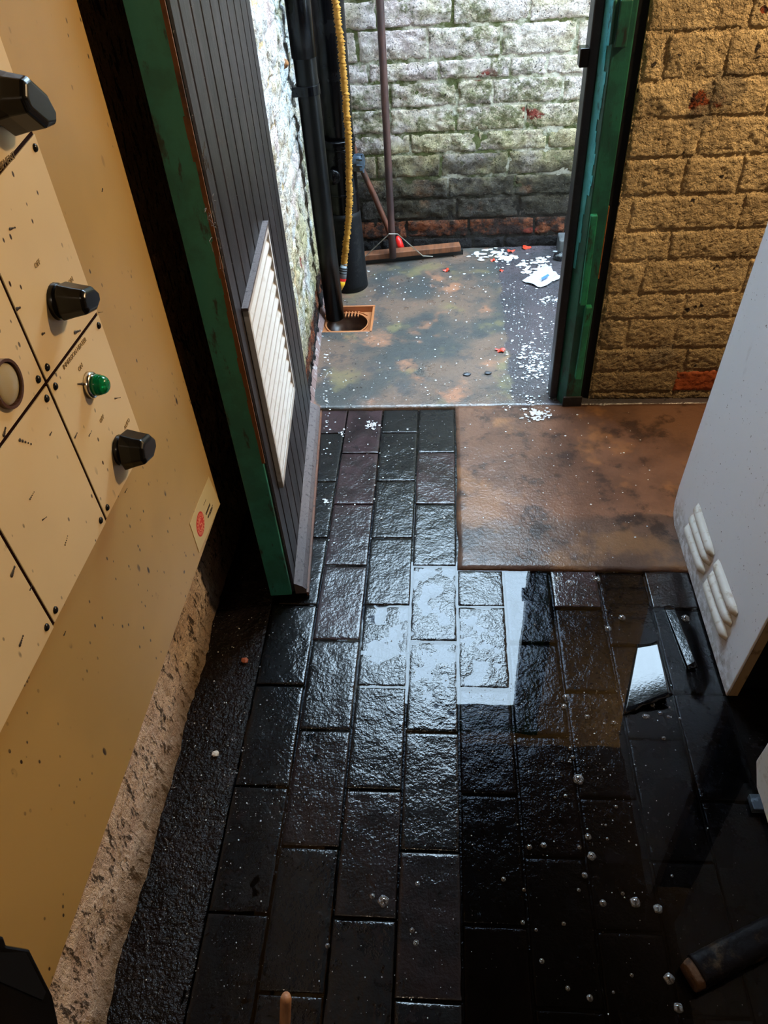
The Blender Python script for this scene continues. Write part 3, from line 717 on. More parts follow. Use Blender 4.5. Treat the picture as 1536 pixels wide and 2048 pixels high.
def knob(yc, zc, ang, ln=.050, depth=.046, kw=1.6):
    root = empty('rotary_knob', (XS, yc, zc)); root.parent = cab; root.location = Vector((XS, yc, zc)) - origin(cab)
    c = V(XS, yc, zc); d = V(0, math.cos(ang), math.sin(ang)); e = V(0, -math.sin(ang), math.cos(ang)); X = V(1, 0, 0)
    sk_ = MB(); sk_.tube([c, c + X * .006, c + X * .013], [.0235, .023, .018], 24); obj('knob_skirt', sk_, M_BAKE, root, smooth=True, bevel=.001)
    gp = MB()
    w_k = kw
    def ringp(h, l0, l1, w):
        w = w * w_k
        return ringq(h, l0, l1, w)
    def ringq(h, l0, l1, w): return [c + X * h + d * a_ + e * b_ for a_, b_ in [(-l0, -w * .5), (-l0 * .6, -w), (l1 * .55, -w), (l1, -w * .35), (l1, w * .35), (l1 * .55, w), (-l0 * .6, w), (-l0, w * .5)]]
    R = [ringp(.010, ln * .40, ln * .52, .014), ringp(.026, ln * .38, ln * .56, .0115), ringp(depth - .004, ln * .34, ln * .58, .0095), ringp(depth, ln * .28, ln * .52, .007)]
    vs = sum(R, []); n8 = 8
    F = [tuple(range(8))[::-1], tuple(range(24, 32))] + [(j * 8 + i, j * 8 + (i + 1) % 8, (j + 1) * 8 + (i + 1) % 8, (j + 1) * 8 + i) for j in range(3) for i in range(8)]
    gp.add(vs, F); obj('knob_grip', gp, M_BAKE, root, bevel=.002)
pA = atx(112, 603, XS); knob(pA[1], pA[2], -.30, ln=.052)
pB = atx(238, 900, XS); knob(pB[1], pB[2], -.35, ln=.060, kw=2.0)
pC = atx(-12, 205, XS); knob(pC[1], pC[2], -.7, ln=.075, depth=.05, kw=2.0)
# pilot lamps
pL = atx(178, 770, XS); lamp = empty('pilot_lamp', tuple(pL)); lamp.parent = cab; lamp.location = Vector(tuple(pL)) - origin(cab)
lamp['label'] = 'green pilot lamp with chrome bezel'
mb = MB(); mb.tube([pL, pL + V(.006, 0, 0), pL + V(.008, 0, 0)], [.0185, .0185, .0165], 24); obj('bezel', mb, M_CHROME, lamp, smooth=True)
mb = MB(); c = pL + V(.008, 0, 0)
prof = [(0, .0150), (.005, .0150), (.006, .0142), (.009, .0142), (.010, .0132), (.0135, .0128), (.017, .0105), (.0195, .007), (.0205, .002)]
mb.tube([c + V(a_, 0, 0) for a_, _ in prof], [b_ for _, b_ in prof], 24); obj('lens', mb, M_GLENS, lamp, smooth=True)
pQ = atx(10, 768, XS); lm2 = empty('pilot_lamp', tuple(pQ)); lm2.parent = cab; lm2.location = Vector(tuple(pQ)) - origin(cab); lm2['label'] = 'clear round indicator window with dark rim'
mb = MB(); nseg = 28
for i in range(nseg):
    w0, w1 = 2 * math.pi * i / nseg, 2 * math.pi * (i + 1) / nseg
    mb.prism([pQ + V(0, .028 * math.cos(w0), .028 * math.sin(w0)), pQ + V(0, .028 * math.cos(w1), .028 * math.sin(w1)), pQ + V(0, .0245 * math.cos(w1), .0245 * math.sin(w1)), pQ + V(0, .0245 * math.cos(w0), .0245 * math.sin(w0))], (.006, 0, 0))
obj('bezel', mb, M_HOLE, lm2)
obj('lens', MB().dome(pQ + V(.001, 0, 0), (1, 0, 0), .0245, .006, 24, 5), M_CLENS, lm2, smooth=True)

def text(body, p, size, mat, parent, name='lettering', tilt=0.0, align='CENTER', stretch=1.0):
    cu = bpy.data.curves.new(name, 'FONT'); cu.body = body; cu.size = size; cu.align_x = align; cu.align_y = 'CENTER'; cu.extrude = .0003
    cu.resolution_u = 2
    tmp = bpy.data.objects.new('tmp', cu); COL.objects.link(tmp); bpy.context.view_layer.update()
    me = bpy.data.meshes.new_from_object(tmp.evaluated_get(bpy.context.evaluated_depsgraph_get())); bpy.data.objects.remove(tmp)
    c_, s_ = math.cos(tilt), math.sin(tilt)
    me.transform(Matrix(((0, 0, 1, 0), (c_ * stretch, -s_, 0, 0), (s_ * stretch, c_, 0, 0), (0, 0, 0, 1))))
    me.materials.clear(); me.materials.append(mat)
    o = bpy.data.objects.new(name, me); COL.objects.link(o); o.parent = parent; o.location = Vector(tuple(p)) - origin(parent); return o
text('IMMERSION HEATER', atx(150, 706, XS + .0004), .0088, M_INK, cab, tilt=-.06)
text('EQUIPMENT', atx(8, 328, XS + .0004), .011, M_INK, cab)
for s_, u, v in (('ON', 161, 735), ('OFF', 75, 528), ('ON', 142, 562), ('OFF', 204, 838), ('AUTO', 254, 848)):
    text(s_, atx(u, v, XS + .0004), .009, M_INK, cab)
# paint dribbles, raised on the enamel
dr = MB(); rr = random.Random(4)
for u, v, du, dv, r in [(34, 618, 6, -3, 4), (150, 665, 10, -4, 4.5), (85, 668, 4, -2, 3), (8, 870, 3, -14, 4), (40, 880, 22, 8, 4), (150, 875, 4, -9, 2.5), (178, 872, 5, -10, 2), (230, 797, 10, -2, 2.5), (24, 1150, 5, -16, 5), (197, 625, 8, -1, 1.5), (165, 768, -9, 0, 3.5),
                        (20, 458, 10, -3, 3), (205, 378, -1, 5, 2.5), (130, 1090, 5, -18, 2), (85, 1040, 8, -6, 2), (60, 998, 8, -14, 2), (250, 985, 4, -8, 2), (40, 1290, 6, -18, 4), (128, 1270, 3, -7, 2), (60, 1180, 3, -9, 2), (100, 870, 3, -6, 2)]:
    xp = XS + .0005 if not (u > 200 and v < 500) and not (v > 1200 and u > 100) and u < 235 + 0 * v else XC + .0005
    for tt in np.linspace(0, 1, 5):
        rr_ = r * (1 - .65 * tt) if tt < .9 else r * .6
        c = atx(u + du * tt, v + dv * tt, xp); dr.dome(c, (1, 0, 0), rr_ * .00062, .0008, 8, 2, False)
o = obj('paint_dribbles', dr, M_INKD, cab); o['kind'] = 'stuff'
# round red sticker
stc = empty('sticker', tuple(atx(410, 1045, XC))); stc.parent = cab; stc.location = Vector(tuple(atx(410, 1045, XC))) - origin(cab); stc['label'] = 'buff sticker with a round red badge and small dark print'
q = [atx(u, v, XC + .0003) for u, v in ((379, 1047), (417, 953), (440, 1008), (398, 1105))]
obj('sticker_sheet', MB().prism(q, (.0006, 0, 0)), M_STICK, stc)
cS = atx(401, 1048, XC + .0009); rS = .026
mb = MB()
def ringseg(mb, c, r0, r1, a0, a1, n_):
    for i in range(n_):
        w0 = a0 + (a1 - a0) * i / n_; w1 = a0 + (a1 - a0) * (i + 1) / n_
        mb.prism([c + V(0, r_ * math.cos(w_), r_ * math.sin(w_)) for r_, w_ in ((r0, w0), (r1, w0), (r1, w1), (r0, w1))], (.0005, 0, 0))
mb.dome(cS, (1, 0, 0), rS, .0002, 30, 1)
obj('red_badge', mb, M_RED, stc)
mb = MB(); cR = cS + V(.0004, 0, 0)
for i in range(18):
    w = 2 * math.pi * i / 18; ringseg(mb, cR, rS * .64, rS * .86, w, w + .17, 2)
ringseg(mb, cR + V(0, 0, rS * .19), rS * .15, rS * .25, .3, 4.5, 12); ringseg(mb, cR - V(0, 0, rS * .20), rS * .15, rS * .25, -2.5, 1.8, 12); ringseg(mb, cR, rS * .48, rS * .55, .6, 5.6, 20)
obj('badge_rays', mb, plain('salmon_print', (.78, .26, .13), .4), stc)
mb = MB(); rr = random.Random(2)          # rows of tiny illegible print
e1 = unit(atx(431, 968, XC) - atx(414, 1012, XC)); e2 = V(0, 0, -1)
for row, (u, v, ln, h_) in enumerate(((407, 1010, .020, .0018), (411, 1027, .036, .0065), (415, 1034, .034, .0055), (419, 1030, .026, .003), (421, 1020, .016, .002))):
    p0 = atx(u, v, XC + .0009); s_ = 0
    while s_ < ln:
        w_ = .0008 + rr.random() * .0011
        mb.obox(p0 + e1 * s_, e1 * w_, e2 * (h_ * (.7 + .3 * rr.random())), (.0003, 0, 0))
        if rr.random() < .6: mb.obox(p0 + e1 * s_ + e2 * (h_ * rr.choice([0, .42, .8])), e1 * (w_ + .0012), e2 * h_ * .2, (.0003, 0, 0))
        s_ += w_ + .0010
o = obj('small_print', mb, M_INKD, stc)

# ------------------------------------------------------------------ pipes outside
PY = 2.862
dp = empty('downpipe', (-.482, PY, .01), 'slim black plastic downpipe ending over the terracotta gully', 'pipe')
mb = MB(); mb.tube([(-0.469, PY, -.005), (-0.473, PY, .5), (-0.475, PY, 1.2), (-0.475, PY, 2.2)], .0385, 28); mb.cur = 0
obj('pipe_barrel', mb, M_PIPEG, dp, smooth=True)
mb = MB(); zc_ = float(aty(598, 100, PY)[2]); mb.tube([(-.475, PY, zc_ - .02), (-.475, PY, zc_ + .3)], .0425, 28); obj('pipe_sleeve', mb, M_PIPE, dp, smooth=True)
zb_ = float(aty(598, 185, PY - .04)[2])
mb = MB(); mb.tube([(-.475, PY, zb_ - .016), (-.475, PY, zb_ + .016)], .0435, 28); mb.box((-.524, PY - .040, zb_ - .016), (-.49, PY - .02, zb_ + .016)); obj('pipe_clip', mb, M_PIPE, dp, bevel=.002)
SX, SY = -.428, 3.125
sp = empty('soil_pipe', (SX, SY, .006), 'wide black soil pipe with collars behind the slim downpipe', 'pipe')
Z = lambda v, y=SY - .06: float(aty(690, v, y)[2])
mb = MB(); mb.tube([(SX + .006, SY, .30), (SX + .012, SY, 1.0), (SX + .012, SY, 2.2)], .0600, 32); obj('pipe_barrel', mb, M_PIPE, sp, smooth=True)
zs = Z(285)
mb = MB(); mb.tube([(SX + .004, SY, Z(445)), (SX + .004, SY, zs - .02), (SX + .004, SY, zs - .018), (SX + .004, SY, zs), (SX + .004, SY, zs + .004)], [.0655, .0655, .0705, .0705, .063], 32); obj('branch_collar', mb, M_PIPE, sp, smooth=True, bevel=.001)
mb = MB(); zz = Z(303); mb.tube([(SX + .004, SY, zz - .004), (SX + .004, SY, zz + .004)], .0668, 32); obj('collar_ridge', mb, M_PIPE, sp, smooth=True); mb = MB(); zz = Z(392); mb.tube([(SX + .004, SY, zz - .004), (SX + .004, SY, zz + .004)], .0668, 32); obj('collar_ridge', mb, M_PIPE, sp, smooth=True)
zz = Z(352); mb = MB(); cc = V(SX + .004 - .020, SY - .060, zz); dn = unit(V(-.3, -1, 0))
mb.tube([cc, cc + dn * .018, cc + dn * .019, cc + dn * .006], [.029, .028, .024, .022], 24, cap=False); obj('boss_socket', mb, M_PIPE, sp, smooth=True)
obj('boss_plug', MB().tube([cc + dn * .004, cc + dn * .007], .024, 20), M_DARKM, sp, smooth=True)
mb = MB()
cz = Z(333); mb.tube([(SX + .066, SY - .02, cz), (SX + .098, SY - .03, cz)], .032, 20)
obj('boss_adaptor', mb, M_CAP, sp, smooth=True, bevel=.002)
mb = MB()
for i in range(8):
    w = 2 * math.pi * i / 8; q = V(SX + .078, SY - .025, cz) + V(0, .031 * math.cos(w), .031 * math.sin(w)); mb.tube([q, q + V(.024, -.008, 0)], .006, 6)
obj('adaptor_rib', mb, M_CAP, sp)
mb = MB(); mb.tube([(SX, SY, .006), (SX, SY, .03), (SX + .002, SY, Z(445) + .01), (SX + .002, SY, Z(440) + .02)], [.080, .078, .070, .067], 32); obj('clay_socket', mb, M_CLAYP, sp, smooth=True)
# splash of mortar at its foot
rb = atx(563, 127, -.525); tag(obj('pipe_bolt', MB().dome(rb, (1, -.2, 0), .017, .024, 10, 4), M_RUST, smooth=True), 'rusty bolt head on the white wall beside the downpipe', 'bolt')

# yellow corrugated hose
hp = [aty(u, v, 3.035) for u, v in ((664, -60), (671, 0), (683, 100), (691, 200), (697, 280), (698, 350), (699, 400), (697, 440), (693, 480), (688, 528))]
hose = empty('hose', tuple(hp[-1]), 'yellow ribbed hose hanging beside the soil pipe with a grey connector', 'hose')
pts = []
for i in range(len(hp) - 1):
    for t_ in np.linspace(0, 1, 24, endpoint=False): pts.append(hp[i] * (1 - t_) + hp[i + 1] * t_)
pts.append(hp[-1])
cum = [0]
for i in range(1, len(pts)): cum.append(cum[-1] + float(np.linalg.norm(pts[i] - pts[i - 1])))
TOT = cum[-1]; rr = random.Random(1)
def at_len(s_):
    s_ = max(0, min(TOT, s_)); i = int(np.searchsorted(cum, s_)); i = max(1, min(len(pts) - 1, i)); t_ = (s_ - cum[i - 1]) / max(1e-9, cum[i] - cum[i - 1]); return pts[i - 1] * (1 - t_) + pts[i] * t_
mb = MB(); pp = []; rad = []; s_ = 0
while s_ < TOT:
    step = .0048 + .0035 * rr.random()
    if TOT - .155 < s_ < TOT - .125: step = .03
    tl = V(rr.gauss(0, .0012), 0, 0)
    pp += [at_len(s_) + tl, at_len(s_ + step * .5) + tl]; rad += [.0085, .0140 + .0018 * rr.random()]; s_ += step
pp.append(at_len(TOT)); rad.append(.010)
mb.tube(pp, rad, 12); obj('ribbed_sleeve', mb, M_YEL, hose, smooth=True)
c0 = hp[-1]; c1 = aty(684, 556, 3.02); c2 = aty(679, 579, 3.01)
mb = MB(); mb.tube([c0 - (c1 - c0) * .08, c0 + (c1 - c0) * .5, c1], [.012, .0165, .0185], 16); obj('connector', mb, M_GREY, hose, smooth=True)
mb = MB()
for t_ in (.25, .42, .6): p = c0 + (c1 - c0) * t_; mb.tube([p, p + (c1 - c0) * .08], .0185, 16)
obj('grip_band', mb, M_STRIPE, hose)
mb = MB(); mb.tube([c1, c1 + (c2 - c1) * .18], .0195, 16); obj('red_ring', mb, M_REDP, hose)
mb = MB(); mb.tube([c1 + (c2 - c1) * .18, c1 + (c2 - c1) * .5, c2], [.0185, .018, .011], 16); obj('yellow_tip', mb, M_YTIP, hose, smooth=True)

# broom (floor squeegee) against the wall
hl = V(-.420, 3.300, 0); hr = V(.068, 3.378, 0); hd = unit(hr - hl); hn = V(hd[1], -hd[0], 0); HL = float(np.linalg.norm(hr - hl))
hc = hl + hd * (HL * .40) 
bro = empty('broom', tuple(hc), 'long brown wooden squeegee broom leaning on the mossy wall', 'broom')
hb = obj('head', MB().obox(hl - hn * .050 + UP * .030, hd * HL, hn * .050, UP * .026), M_HEAD, bro, bevel=.003)
obj('rubber_blade', MB().obox(hl - hn * .040 + hd * .01 + UP * .006, hd * (HL + .004), hn * .022, UP * .024), M_STRIPE, bro)
e0 = aty(786, 516, 3.315); e1_ = aty(755, -90, 3.432)
mb = MB(); n_ = 14; mb.tube([e0 + (e1_ - e0) * i / n_ for i in range(n_ + 1)], [.0155 + .0008 * nz((i, 0, 0), .7) for i in range(n_ + 1)], 16); obj('handle', mb, M_HANDLE, bro, smooth=True)
wk = aty(795, 470, 3.30); w1_ = aty(727, 516, 3.31); w2_ = aty(846, 512, 3.34); w3 = aty(866, 513, 3.345)
mb = MB(); mb.tube([w1_, aty(772, 474, 3.30), aty(778, 468, 3.295), aty(795, 468, 3.295), aty(802, 474, 3.30), w2_, w3], .0022, 6); obj('wire_brace', mb, M_WIRE, bro)
st = [aty(u, v, y) for u, v, y in ((698, 262, 3.440), (712, 312, 3.436), (730, 352, 3.43), (750, 395, 3.42), (772, 447, 3.41), (793, 500, 3.395))]
mb = MB(); mb.tube(st, [.0115, .012, .0125, .013, .0125, .012], 12); tag(obj('stick', mb, M_STICK2, smooth=True), 'short red-brown stick slanting behind the broom handle', 'stick')
rp = empty('plastic_scrap', tuple(aty(800, 512, 3.36)), 'red plastic piece with white end behind the broom head', 'litter')
p0 = aty(795, 472, 3.42); p1 = aty(801, 500, 3.405); p2 = aty(807, 514, 3.400)
mb = MB(); mb.tube([p0, p0 + (p1 - p0) * .3, p1], [.006, .016, .022], 10); obj('red_part', mb, M_REDP, rp, smooth=True)
mb = MB(); mb.tube([p1, p2], [.020, .017], 10); obj('white_part', mb, M_WHITEP, rp)

# terracotta gully let into the yard floor
gul = empty('drain_gully', ((HX0 + HX1) / 2, (HY0 + HY1) / 2, -.03), 'square terracotta drain gully with a round hole beneath the downpipe', 'drain')
gcx, gcy, gr = (HX0 + HX1) / 2 + .006, HY0 + .098, .086
mb = MB(); wgt = .010
for a_, b_ in [((HX0, HY0, -.06), (HX1, HY0 + wgt, .006)), ((HX0, HY1 - wgt, -.06), (HX1, HY1, .012)), ((HX0, HY0, -.06), (HX0 + wgt, HY1, .007)), ((HX1 - wgt, HY0, -.06), (HX1, HY1, .009))]: mb.box(a_, b_)
obj('hopper_rim', mb, M_TERRA, gul, bevel=.002)
mb = MB(); n_ = 48; zt_ = -.016; inn = []; out_ = []
for i in range(n_):
    w = 2 * math.pi * i / n_; cx_, sx_ = math.cos(w), math.sin(w)
    t_ = min((HX1 - .005 - gcx) / cx_ if cx_ > 1e-6 else ((HX0 + .005 - gcx) / cx_ if cx_ < -1e-6 else 9), (HY1 - .005 - gcy) / sx_ if sx_ > 1e-6 else ((HY0 + .005 - gcy) / sx_ if sx_ < -1e-6 else 9))
    inn.append((gcx + gr * cx_, gcy + gr * sx_, zt_)); out_.append((gcx + max(t_, gr + .002) * cx_, gcy + max(t_, gr + .002) * sx_, zt_))
mb.add(inn + out_, [(i, (i + 1) % n_, n_ + (i + 1) % n_, n_ + i) for i in range(n_)]); obj('hopper_tray', mb, M_TERRA, gul)
mb = MB(); mb.tube([(gcx, gcy, zt_ + .0005), (gcx, gcy, -.06), (gcx, gcy, -.062), (gcx, gcy, -.22)], [gr, gr, gr - .012, gr - .014], 40, cap=False)
mb.add([(gcx + (gr) * math.cos(2 * math.pi * i / 24), gcy + gr * math.sin(2 * math.pi * i / 24), -.2) for i in range(24)], [tuple(range(24))]); obj('hopper_throat', mb, M_HOLE, gul, smooth=True)
mb = MB()
for i in range(36):
    w0, w1 = 2 * math.pi * i / 36, 2 * math.pi * (i + 1) / 36
    mb.hexa([(gcx + r_ * math.cos(w_), gcy + r_ * math.sin(w_), zt_) for r_, w_ in ((gr, w0), (gr + .006, w0), (gr + .006, w1), (gr, w1))], [(gcx + r_ * math.cos(w_), gcy + r_ * math.sin(w_), zt_ + .006) for r_, w_ in ((gr, w0), (gr + .006, w0), (gr + .006, w1), (gr, w1))])
    if 3 < i < 15: mb.hexa([(gcx + r_ * math.cos(w_), gcy + r_ * math.sin(w_), zt_) for r_, w_ in ((gr + .017, w0), (gr + .021, w0), (gr + .021, w1), (gr + .017, w1))], [(gcx + r_ * math.cos(w_), gcy + r_ * math.sin(w_), zt_ + .004) for r_, w_ in ((gr + .017, w0), (gr + .021, w0), (gr + .021, w1), (gr + .017, w1))])
obj('ring_lip', mb, M_TERRA, gul)
for i in range(5):
    x_ = -.430 + i * .0135; obj('tray_rib', MB().box((x_, HY1 - .055, zt_), (x_ + .005, HY1 - .012, zt_ + .007)), M_TERRA, gul, bevel=.001)

# ------------------------------------------------------------------ white appliances at the right
XA = .660; AY0, AY1 = 1.030, 1.655; AZ = 1.25
app = empty('appliance', (.9, 1.33, 0), 'white metal appliance with two sets of raised louvres beside the brown concrete', 'appliance')
def rrect(y0, y1, z0, z1, r, corners):
    pts = []
    for (cy_, cz_, a0) in ((y0 + r, z0 + r, math.pi), (y1 - r, z0 + r, 1.5 * math.pi), (y1 - r, z1 - r, 0), (y0 + r, z1 - r, .5 * math.pi)):
        for i in range(6):
            w = a0 + math.pi / 2 * i / 5; pts.append((cy_ + r * math.cos(w), cz_ + r * math.sin(w)))
    return pts
lean = .036
def on_side(y, z, off=0.0): return V(XA + lean * z - off, y, z)
poly = [(AY0, .004), (AY1 - .055, .006), (AY1 - .02, .022), (AY1 - .006, .055), (AY1, .11), (AY1, AZ), (AY0, AZ)]
mb = MB(); mb.prism([on_side(y, z) for y, z in poly], (.006, 0, 0)); obj('side_panel', mb, M_WHITE, app, bevel=.004, segs=3)
mb = MB(); mb.prism([on_side(y, z, -.0062) for y, z in [(AY0 + .001, .005), (AY0 + .02, .005), (AY0 + .02, AZ - .01), (AY0 + .001, AZ - .01)]], (.020, 0, 0)); obj('return_edge', mb, M_BROWNEDGE, app)
mb = MB(); mb.prism([on_side(y, z, -.008) for y, z in [(AY0 + .022, .008), (AY1 - .07, .008), (AY1 - .012, .12), (AY1 - .012, AZ - .01), (AY0 + .022, AZ - .01)]], (.50, 0, 0)); obj('body', mb, M_DARKM, app)
def apt(u, v):
    n_ = unit(V(-1, 0, lean)); return atplane(u, v, V(XA - .01, 1.3, 0.0), n_)
def rib(p0, p1, w=.0135, hgt=.016):
    p0 = apt(*p0); p1 = apt(*p1); d = unit(p1 - p0); n_ = unit(V(-1, 0, lean)); e = np.cross(n_, d); mb = MB(); L_ = float(np.linalg.norm(p1 - p0)); N_ = 12
    vs = []; F = []; pr = 8
    for i in range(N_ + 1):
        t_ = i / N_; k_ = min(1, min(t_, 1 - t_) / .16); k_ = math.sqrt(max(0, 1 - (1 - k_) ** 2)); k_ = max(k_, .05)
        for j in range(pr + 1):
            w_ = math.pi * j / pr; vs.append(p0 + d * L_ * t_ - n_ * .009 + e * w * (.55 + .45 * k_) * math.cos(w_) + n_ * hgt * k_ * math.sin(w_) ** .8)
    for i in range(N_):
        for j in range(pr): F.append((i * (pr + 1) + j, i * (pr + 1) + j + 1, (i + 1) * (pr + 1) + j + 1, (i + 1) * (pr + 1) + j))
    mb.add(vs, F); obj('louvre', mb, M_LOUV, app, smooth=True)
for (a_, b_) in [((1388, 1010), (1420, 1112)), ((1378, 1030), (1413, 1128)), ((1369, 1050), (1402, 1146)), ((1427, 1122), (1466, 1230)), ((1416, 1145), (1455, 1250)), ((1406, 1160), (1446, 1278))]:
    rib(a_, b_)
ap2 = empty('appliance', (.9, .5, .03), 'dirty cream appliance corner standing just in from the edge near the black bar', 'appliance')
mb = MB(); X2 = .660; poly = [(.10, .020), (.80, .014), (.842, .05), (.842, .95), (.10, .95)]; mb.prism([(X2 + lean * z, y, z) for y, z in poly], (.02, 0, 0)); obj('side_panel', mb, M_LOUV, ap2, bevel=.004)
mb = MB(); mb.prism([(X2 + .021 + lean * z, y, z) for y, z in [(.11, .02), (.81, .02), (.83, .06), (.83, .94), (.11, .94)]], (.48, 0, 0)); obj('body', mb, M_DARKM, ap2)
obj('foot', MB().box((.640, .748, .001), (.70, .782, .020)), M_CAP, ap2, bevel=.002)

# made-up sheets, tipped to put a pale sky reflection on the floor
_ms = NT('wet_black_glint_sheet'); _st = _ms.noise(60, 4, .7, vec=_ms.mapp((1, .2, 1)))
M_GLINT_SHEET = _ms.set((.006, .007, .009), _ms.rng(_st, .03, .16), 0, .42, _ms.bump(_ms.noise(120, 2), .05, .003))
def glint_sheet(pts, label, tiltx):
    w = [fl(u, v, .004) for u, v in pts]; x0_ = min(p[0] for p in w); mb = MB(); n_ = 14; P = []
    for j in range(n_ + 1):
        for i in range(n_ + 1):
            s_, t_ = i / n_, j / n_; p = (w[0] * (1 - s_) + w[1] * s_) * (1 - t_) + (w[3] * (1 - s_) + w[2] * s_) * t_
            e_ = min(s_, 1 - s_) * .04
            P.append((p[0] + .004 * nz(p, 40, 1) * (t_ == 1), p[1] + .006 * nz(p, 45, 3) * (t_ in (0, 1)), .001 + (p[0] - x0_) * tiltx - .0016 * max(0, t_ - .5) ** 2 / .3))
    F = [(j * (n_ + 1) + i, j * (n_ + 1) + i + 1, (j + 1) * (n_ + 1) + i + 1, (j + 1) * (n_ + 1) + i) for j in range(n_) for i in range(n_)]
    mb.add(P, F); o = tag(obj('glint_sheet', mb, M_GLINT_SHEET, None, True, loc=tuple(w[0])), label, 'glint_sheet')
    m_ = o.modifiers.new('thickness', 'SOLIDIFY'); m_.thickness = .006; m_.offset = 0
glint_sheet([(1273, 1296), (1312, 1296), (1340, 1402), (1246, 1428)], 'broad made-up sheet tipped in the puddle to mirror pale blue sky near the white appliance', .25)
glint_sheet([(1328, 1212), (1347, 1214), (1393, 1335), (1378, 1342)], 'narrow made-up mirror strip nearest the white appliance foot', .25)
# ------------------------------------------------------------------ dark things at the near edge
bar = empty('timber_bar', (.44, .43, 0), 'black flaking timber bar with a bare worn end lying on the flooded floor', 'timber')
bd_ = unit(V(.16, .075, 0)); bn = V(-bd_[1], bd_[0], 0); b0 = V(.447, .405, .004)
def rough_bar(l0, l1, w_, h_, seed, taper=1.0):
    mb = MB(); n_ = max(4, int((l1 - l0) / .007)); m_ = 20; vs = []; F = []
    for i in range(n_ + 1):
        t_ = i / n_; k_ = 1 - .10 * (1 - taper * min(1, (t_ * (l1 - l0)) / .012 + (0 if l0 < .001 else 1)))
        for j in range(m_):
            a_ = 2 * math.pi * j / m_; cx_, sx_ = math.cos(a_), math.sin(a_); q_ = 1 / max(abs(cx_), abs(sx_)); q_ = q_ * .86 + .14
            p = b0 + bd_ * (l0 + (l1 - l0) * t_) + bn * w_ * .5 * (1 + min(1, max(-1, cx_ * q_)) * k_) + UP * h_ * .5 * (1 + min(1, max(-1, sx_ * q_)) * k_)
            d_ = .0026 * nz(p, 55, seed) + .0016 * nz(p, 140, seed); vs.append(p + (bn * cx_ + UP * max(sx_, -.2)) * d_)
    for i in range(n_):
        for j in range(m_): F.append((i * m_ + j, i * m_ + (j + 1) % m_, (i + 1) * m_ + (j + 1) % m_, (i + 1) * m_ + j))
    F += [tuple(range(m_))[::-1], tuple(n_ * m_ + j for j in range(m_))]; mb.add(vs, F); return mb
obj('bar_body', rough_bar(.014, .200, .054, .048, 2), M_FLAKED, bar, smooth=True)
obj('worn_end', rough_bar(0, .0135, .051, .044, 6), M_FLAKE, bar, smooth=True)
q = [atx(u, v, -.455) for u, v in ((-30, 1868), (8, 1872), (14, 1890), (60, 1898), (100, 1978), (106, 1990), (124, 2075), (-80, 2075))]
bb = empty('black_box', tuple(q[4]), 'black plastic box corner fixed low on the front of the buff cabinet', 'box')
obj('casing', MB().prism(q, (-.038, 0, 0)), M_BAKE, bb, bevel=.003)
q2 = [atx(u, v, -.4535) for u, v in ((-30, 1905), (52, 1905), (92, 1984), (86, 2000), (-30, 1950))]
obj('lid', MB().prism(q2, (-.002, 0, 0)), M_DARKM, bb)
dwl = MB(); t0 = fl(572, 1992, .40); t1 = V(t0[0] - .055, t0[1] - .085, .0); dwl.tube([t1, t0 + (t1 - t0) * .02, t0], [.0080, .0080, .0062], 12)
tag(obj('dowel', dwl, M_PALEW, smooth=True), 'pale bare tip of a thin wooden stick upright over the dark pavers', 'stick')

# ------------------------------------------------------------------ litter, leaves, foam
def leaf(u, v, r, rot, label, lift=.0):
    c = fl(u, v, .010 + lift); mb = MB(); n_ = 20; P = [tuple(c + V(0, 0, .003))]
    for i in range(n_):
        w = 2 * math.pi * i / n_; k_ = r * (.55 + .45 * abs(math.cos(2.5 * w + .3))) * (1 + .15 * math.sin(3 * w + rot))
        P.append((c[0] + k_ * math.cos(w + rot), c[1] + k_ * math.sin(w + rot) * .9, c[2] + .004 * math.sin(3 * w + rot)))
    mb.add(P, [(0, 1 + i, 1 + (i + 1) % n_) for i in range(n_)]); P2 = [(x, y, z - .0012) for x, y, z in P]
    mb.add(P2, [(0, 1 + (i + 1) % n_, 1 + i) for i in range(n_)])
    o = obj('leaf', mb, M_LEAF, None, loc=tuple(c)); tag(o, label, 'leaf', 'wet red leaves on the yard floor')
leaf(1001, 700, .020, .4, 'red leaf lying alone on the concrete between broom and door post')
leaf(893, 540, .017, 1.2, 'red leaf just below the end of the broom head')
leaf(1052, 494, .026, 2.0, 'largest red leaf at the foot of the mossy wall in foam')
leaf(1022, 502, .018, 2.8, 'dark red leaf beside the largest leaf at the wall foot')
leaf(986, 520, .014, 4.0, 'small red leaf in the foam past the broom head')
leaf(1003, 541, .012, 5.0, 'tiny dark red leaf scrap lowest in the foam patch')
def lump(name, u, v, r, mat, label, cat, flat=.5, seed=0, z=.005, group=None):
    c = fl(u, v, z); mb = MB(); bm = bmesh.new(); bmesh.ops.create_icosphere(bm, subdivisions=1, radius=1)
    idx = {w: i for i, w in enumerate(bm.verts)}
    P = []
    for w in bm.verts:
        k_ = 1 + .35 * nz(w.co, 1.7, seed); P.append((c[0] + w.co.x * r * k_ * 1.2, c[1] + w.co.y * r * k_, max(z, c[2] + (w.co.z * .8 + .5) * r * flat * k_)))
    mb.add(P, [tuple(idx[w] for w in f.verts) for f in bm.faces]); bm.free()
    return tag(obj(name, mb, mat, None, loc=tuple(c)), label, cat, group)
lump('pebble', 934, 750, .013, M_STONE, 'dark pebble on the pinkish concrete, nearer the drain', 'stone', seed=1, group='two dark pebbles')
lump('pebble', 976, 747, .012, M_STONE, 'dark pebble on the pinkish concrete, nearer the post', 'stone', seed=5, group='two dark pebbles')
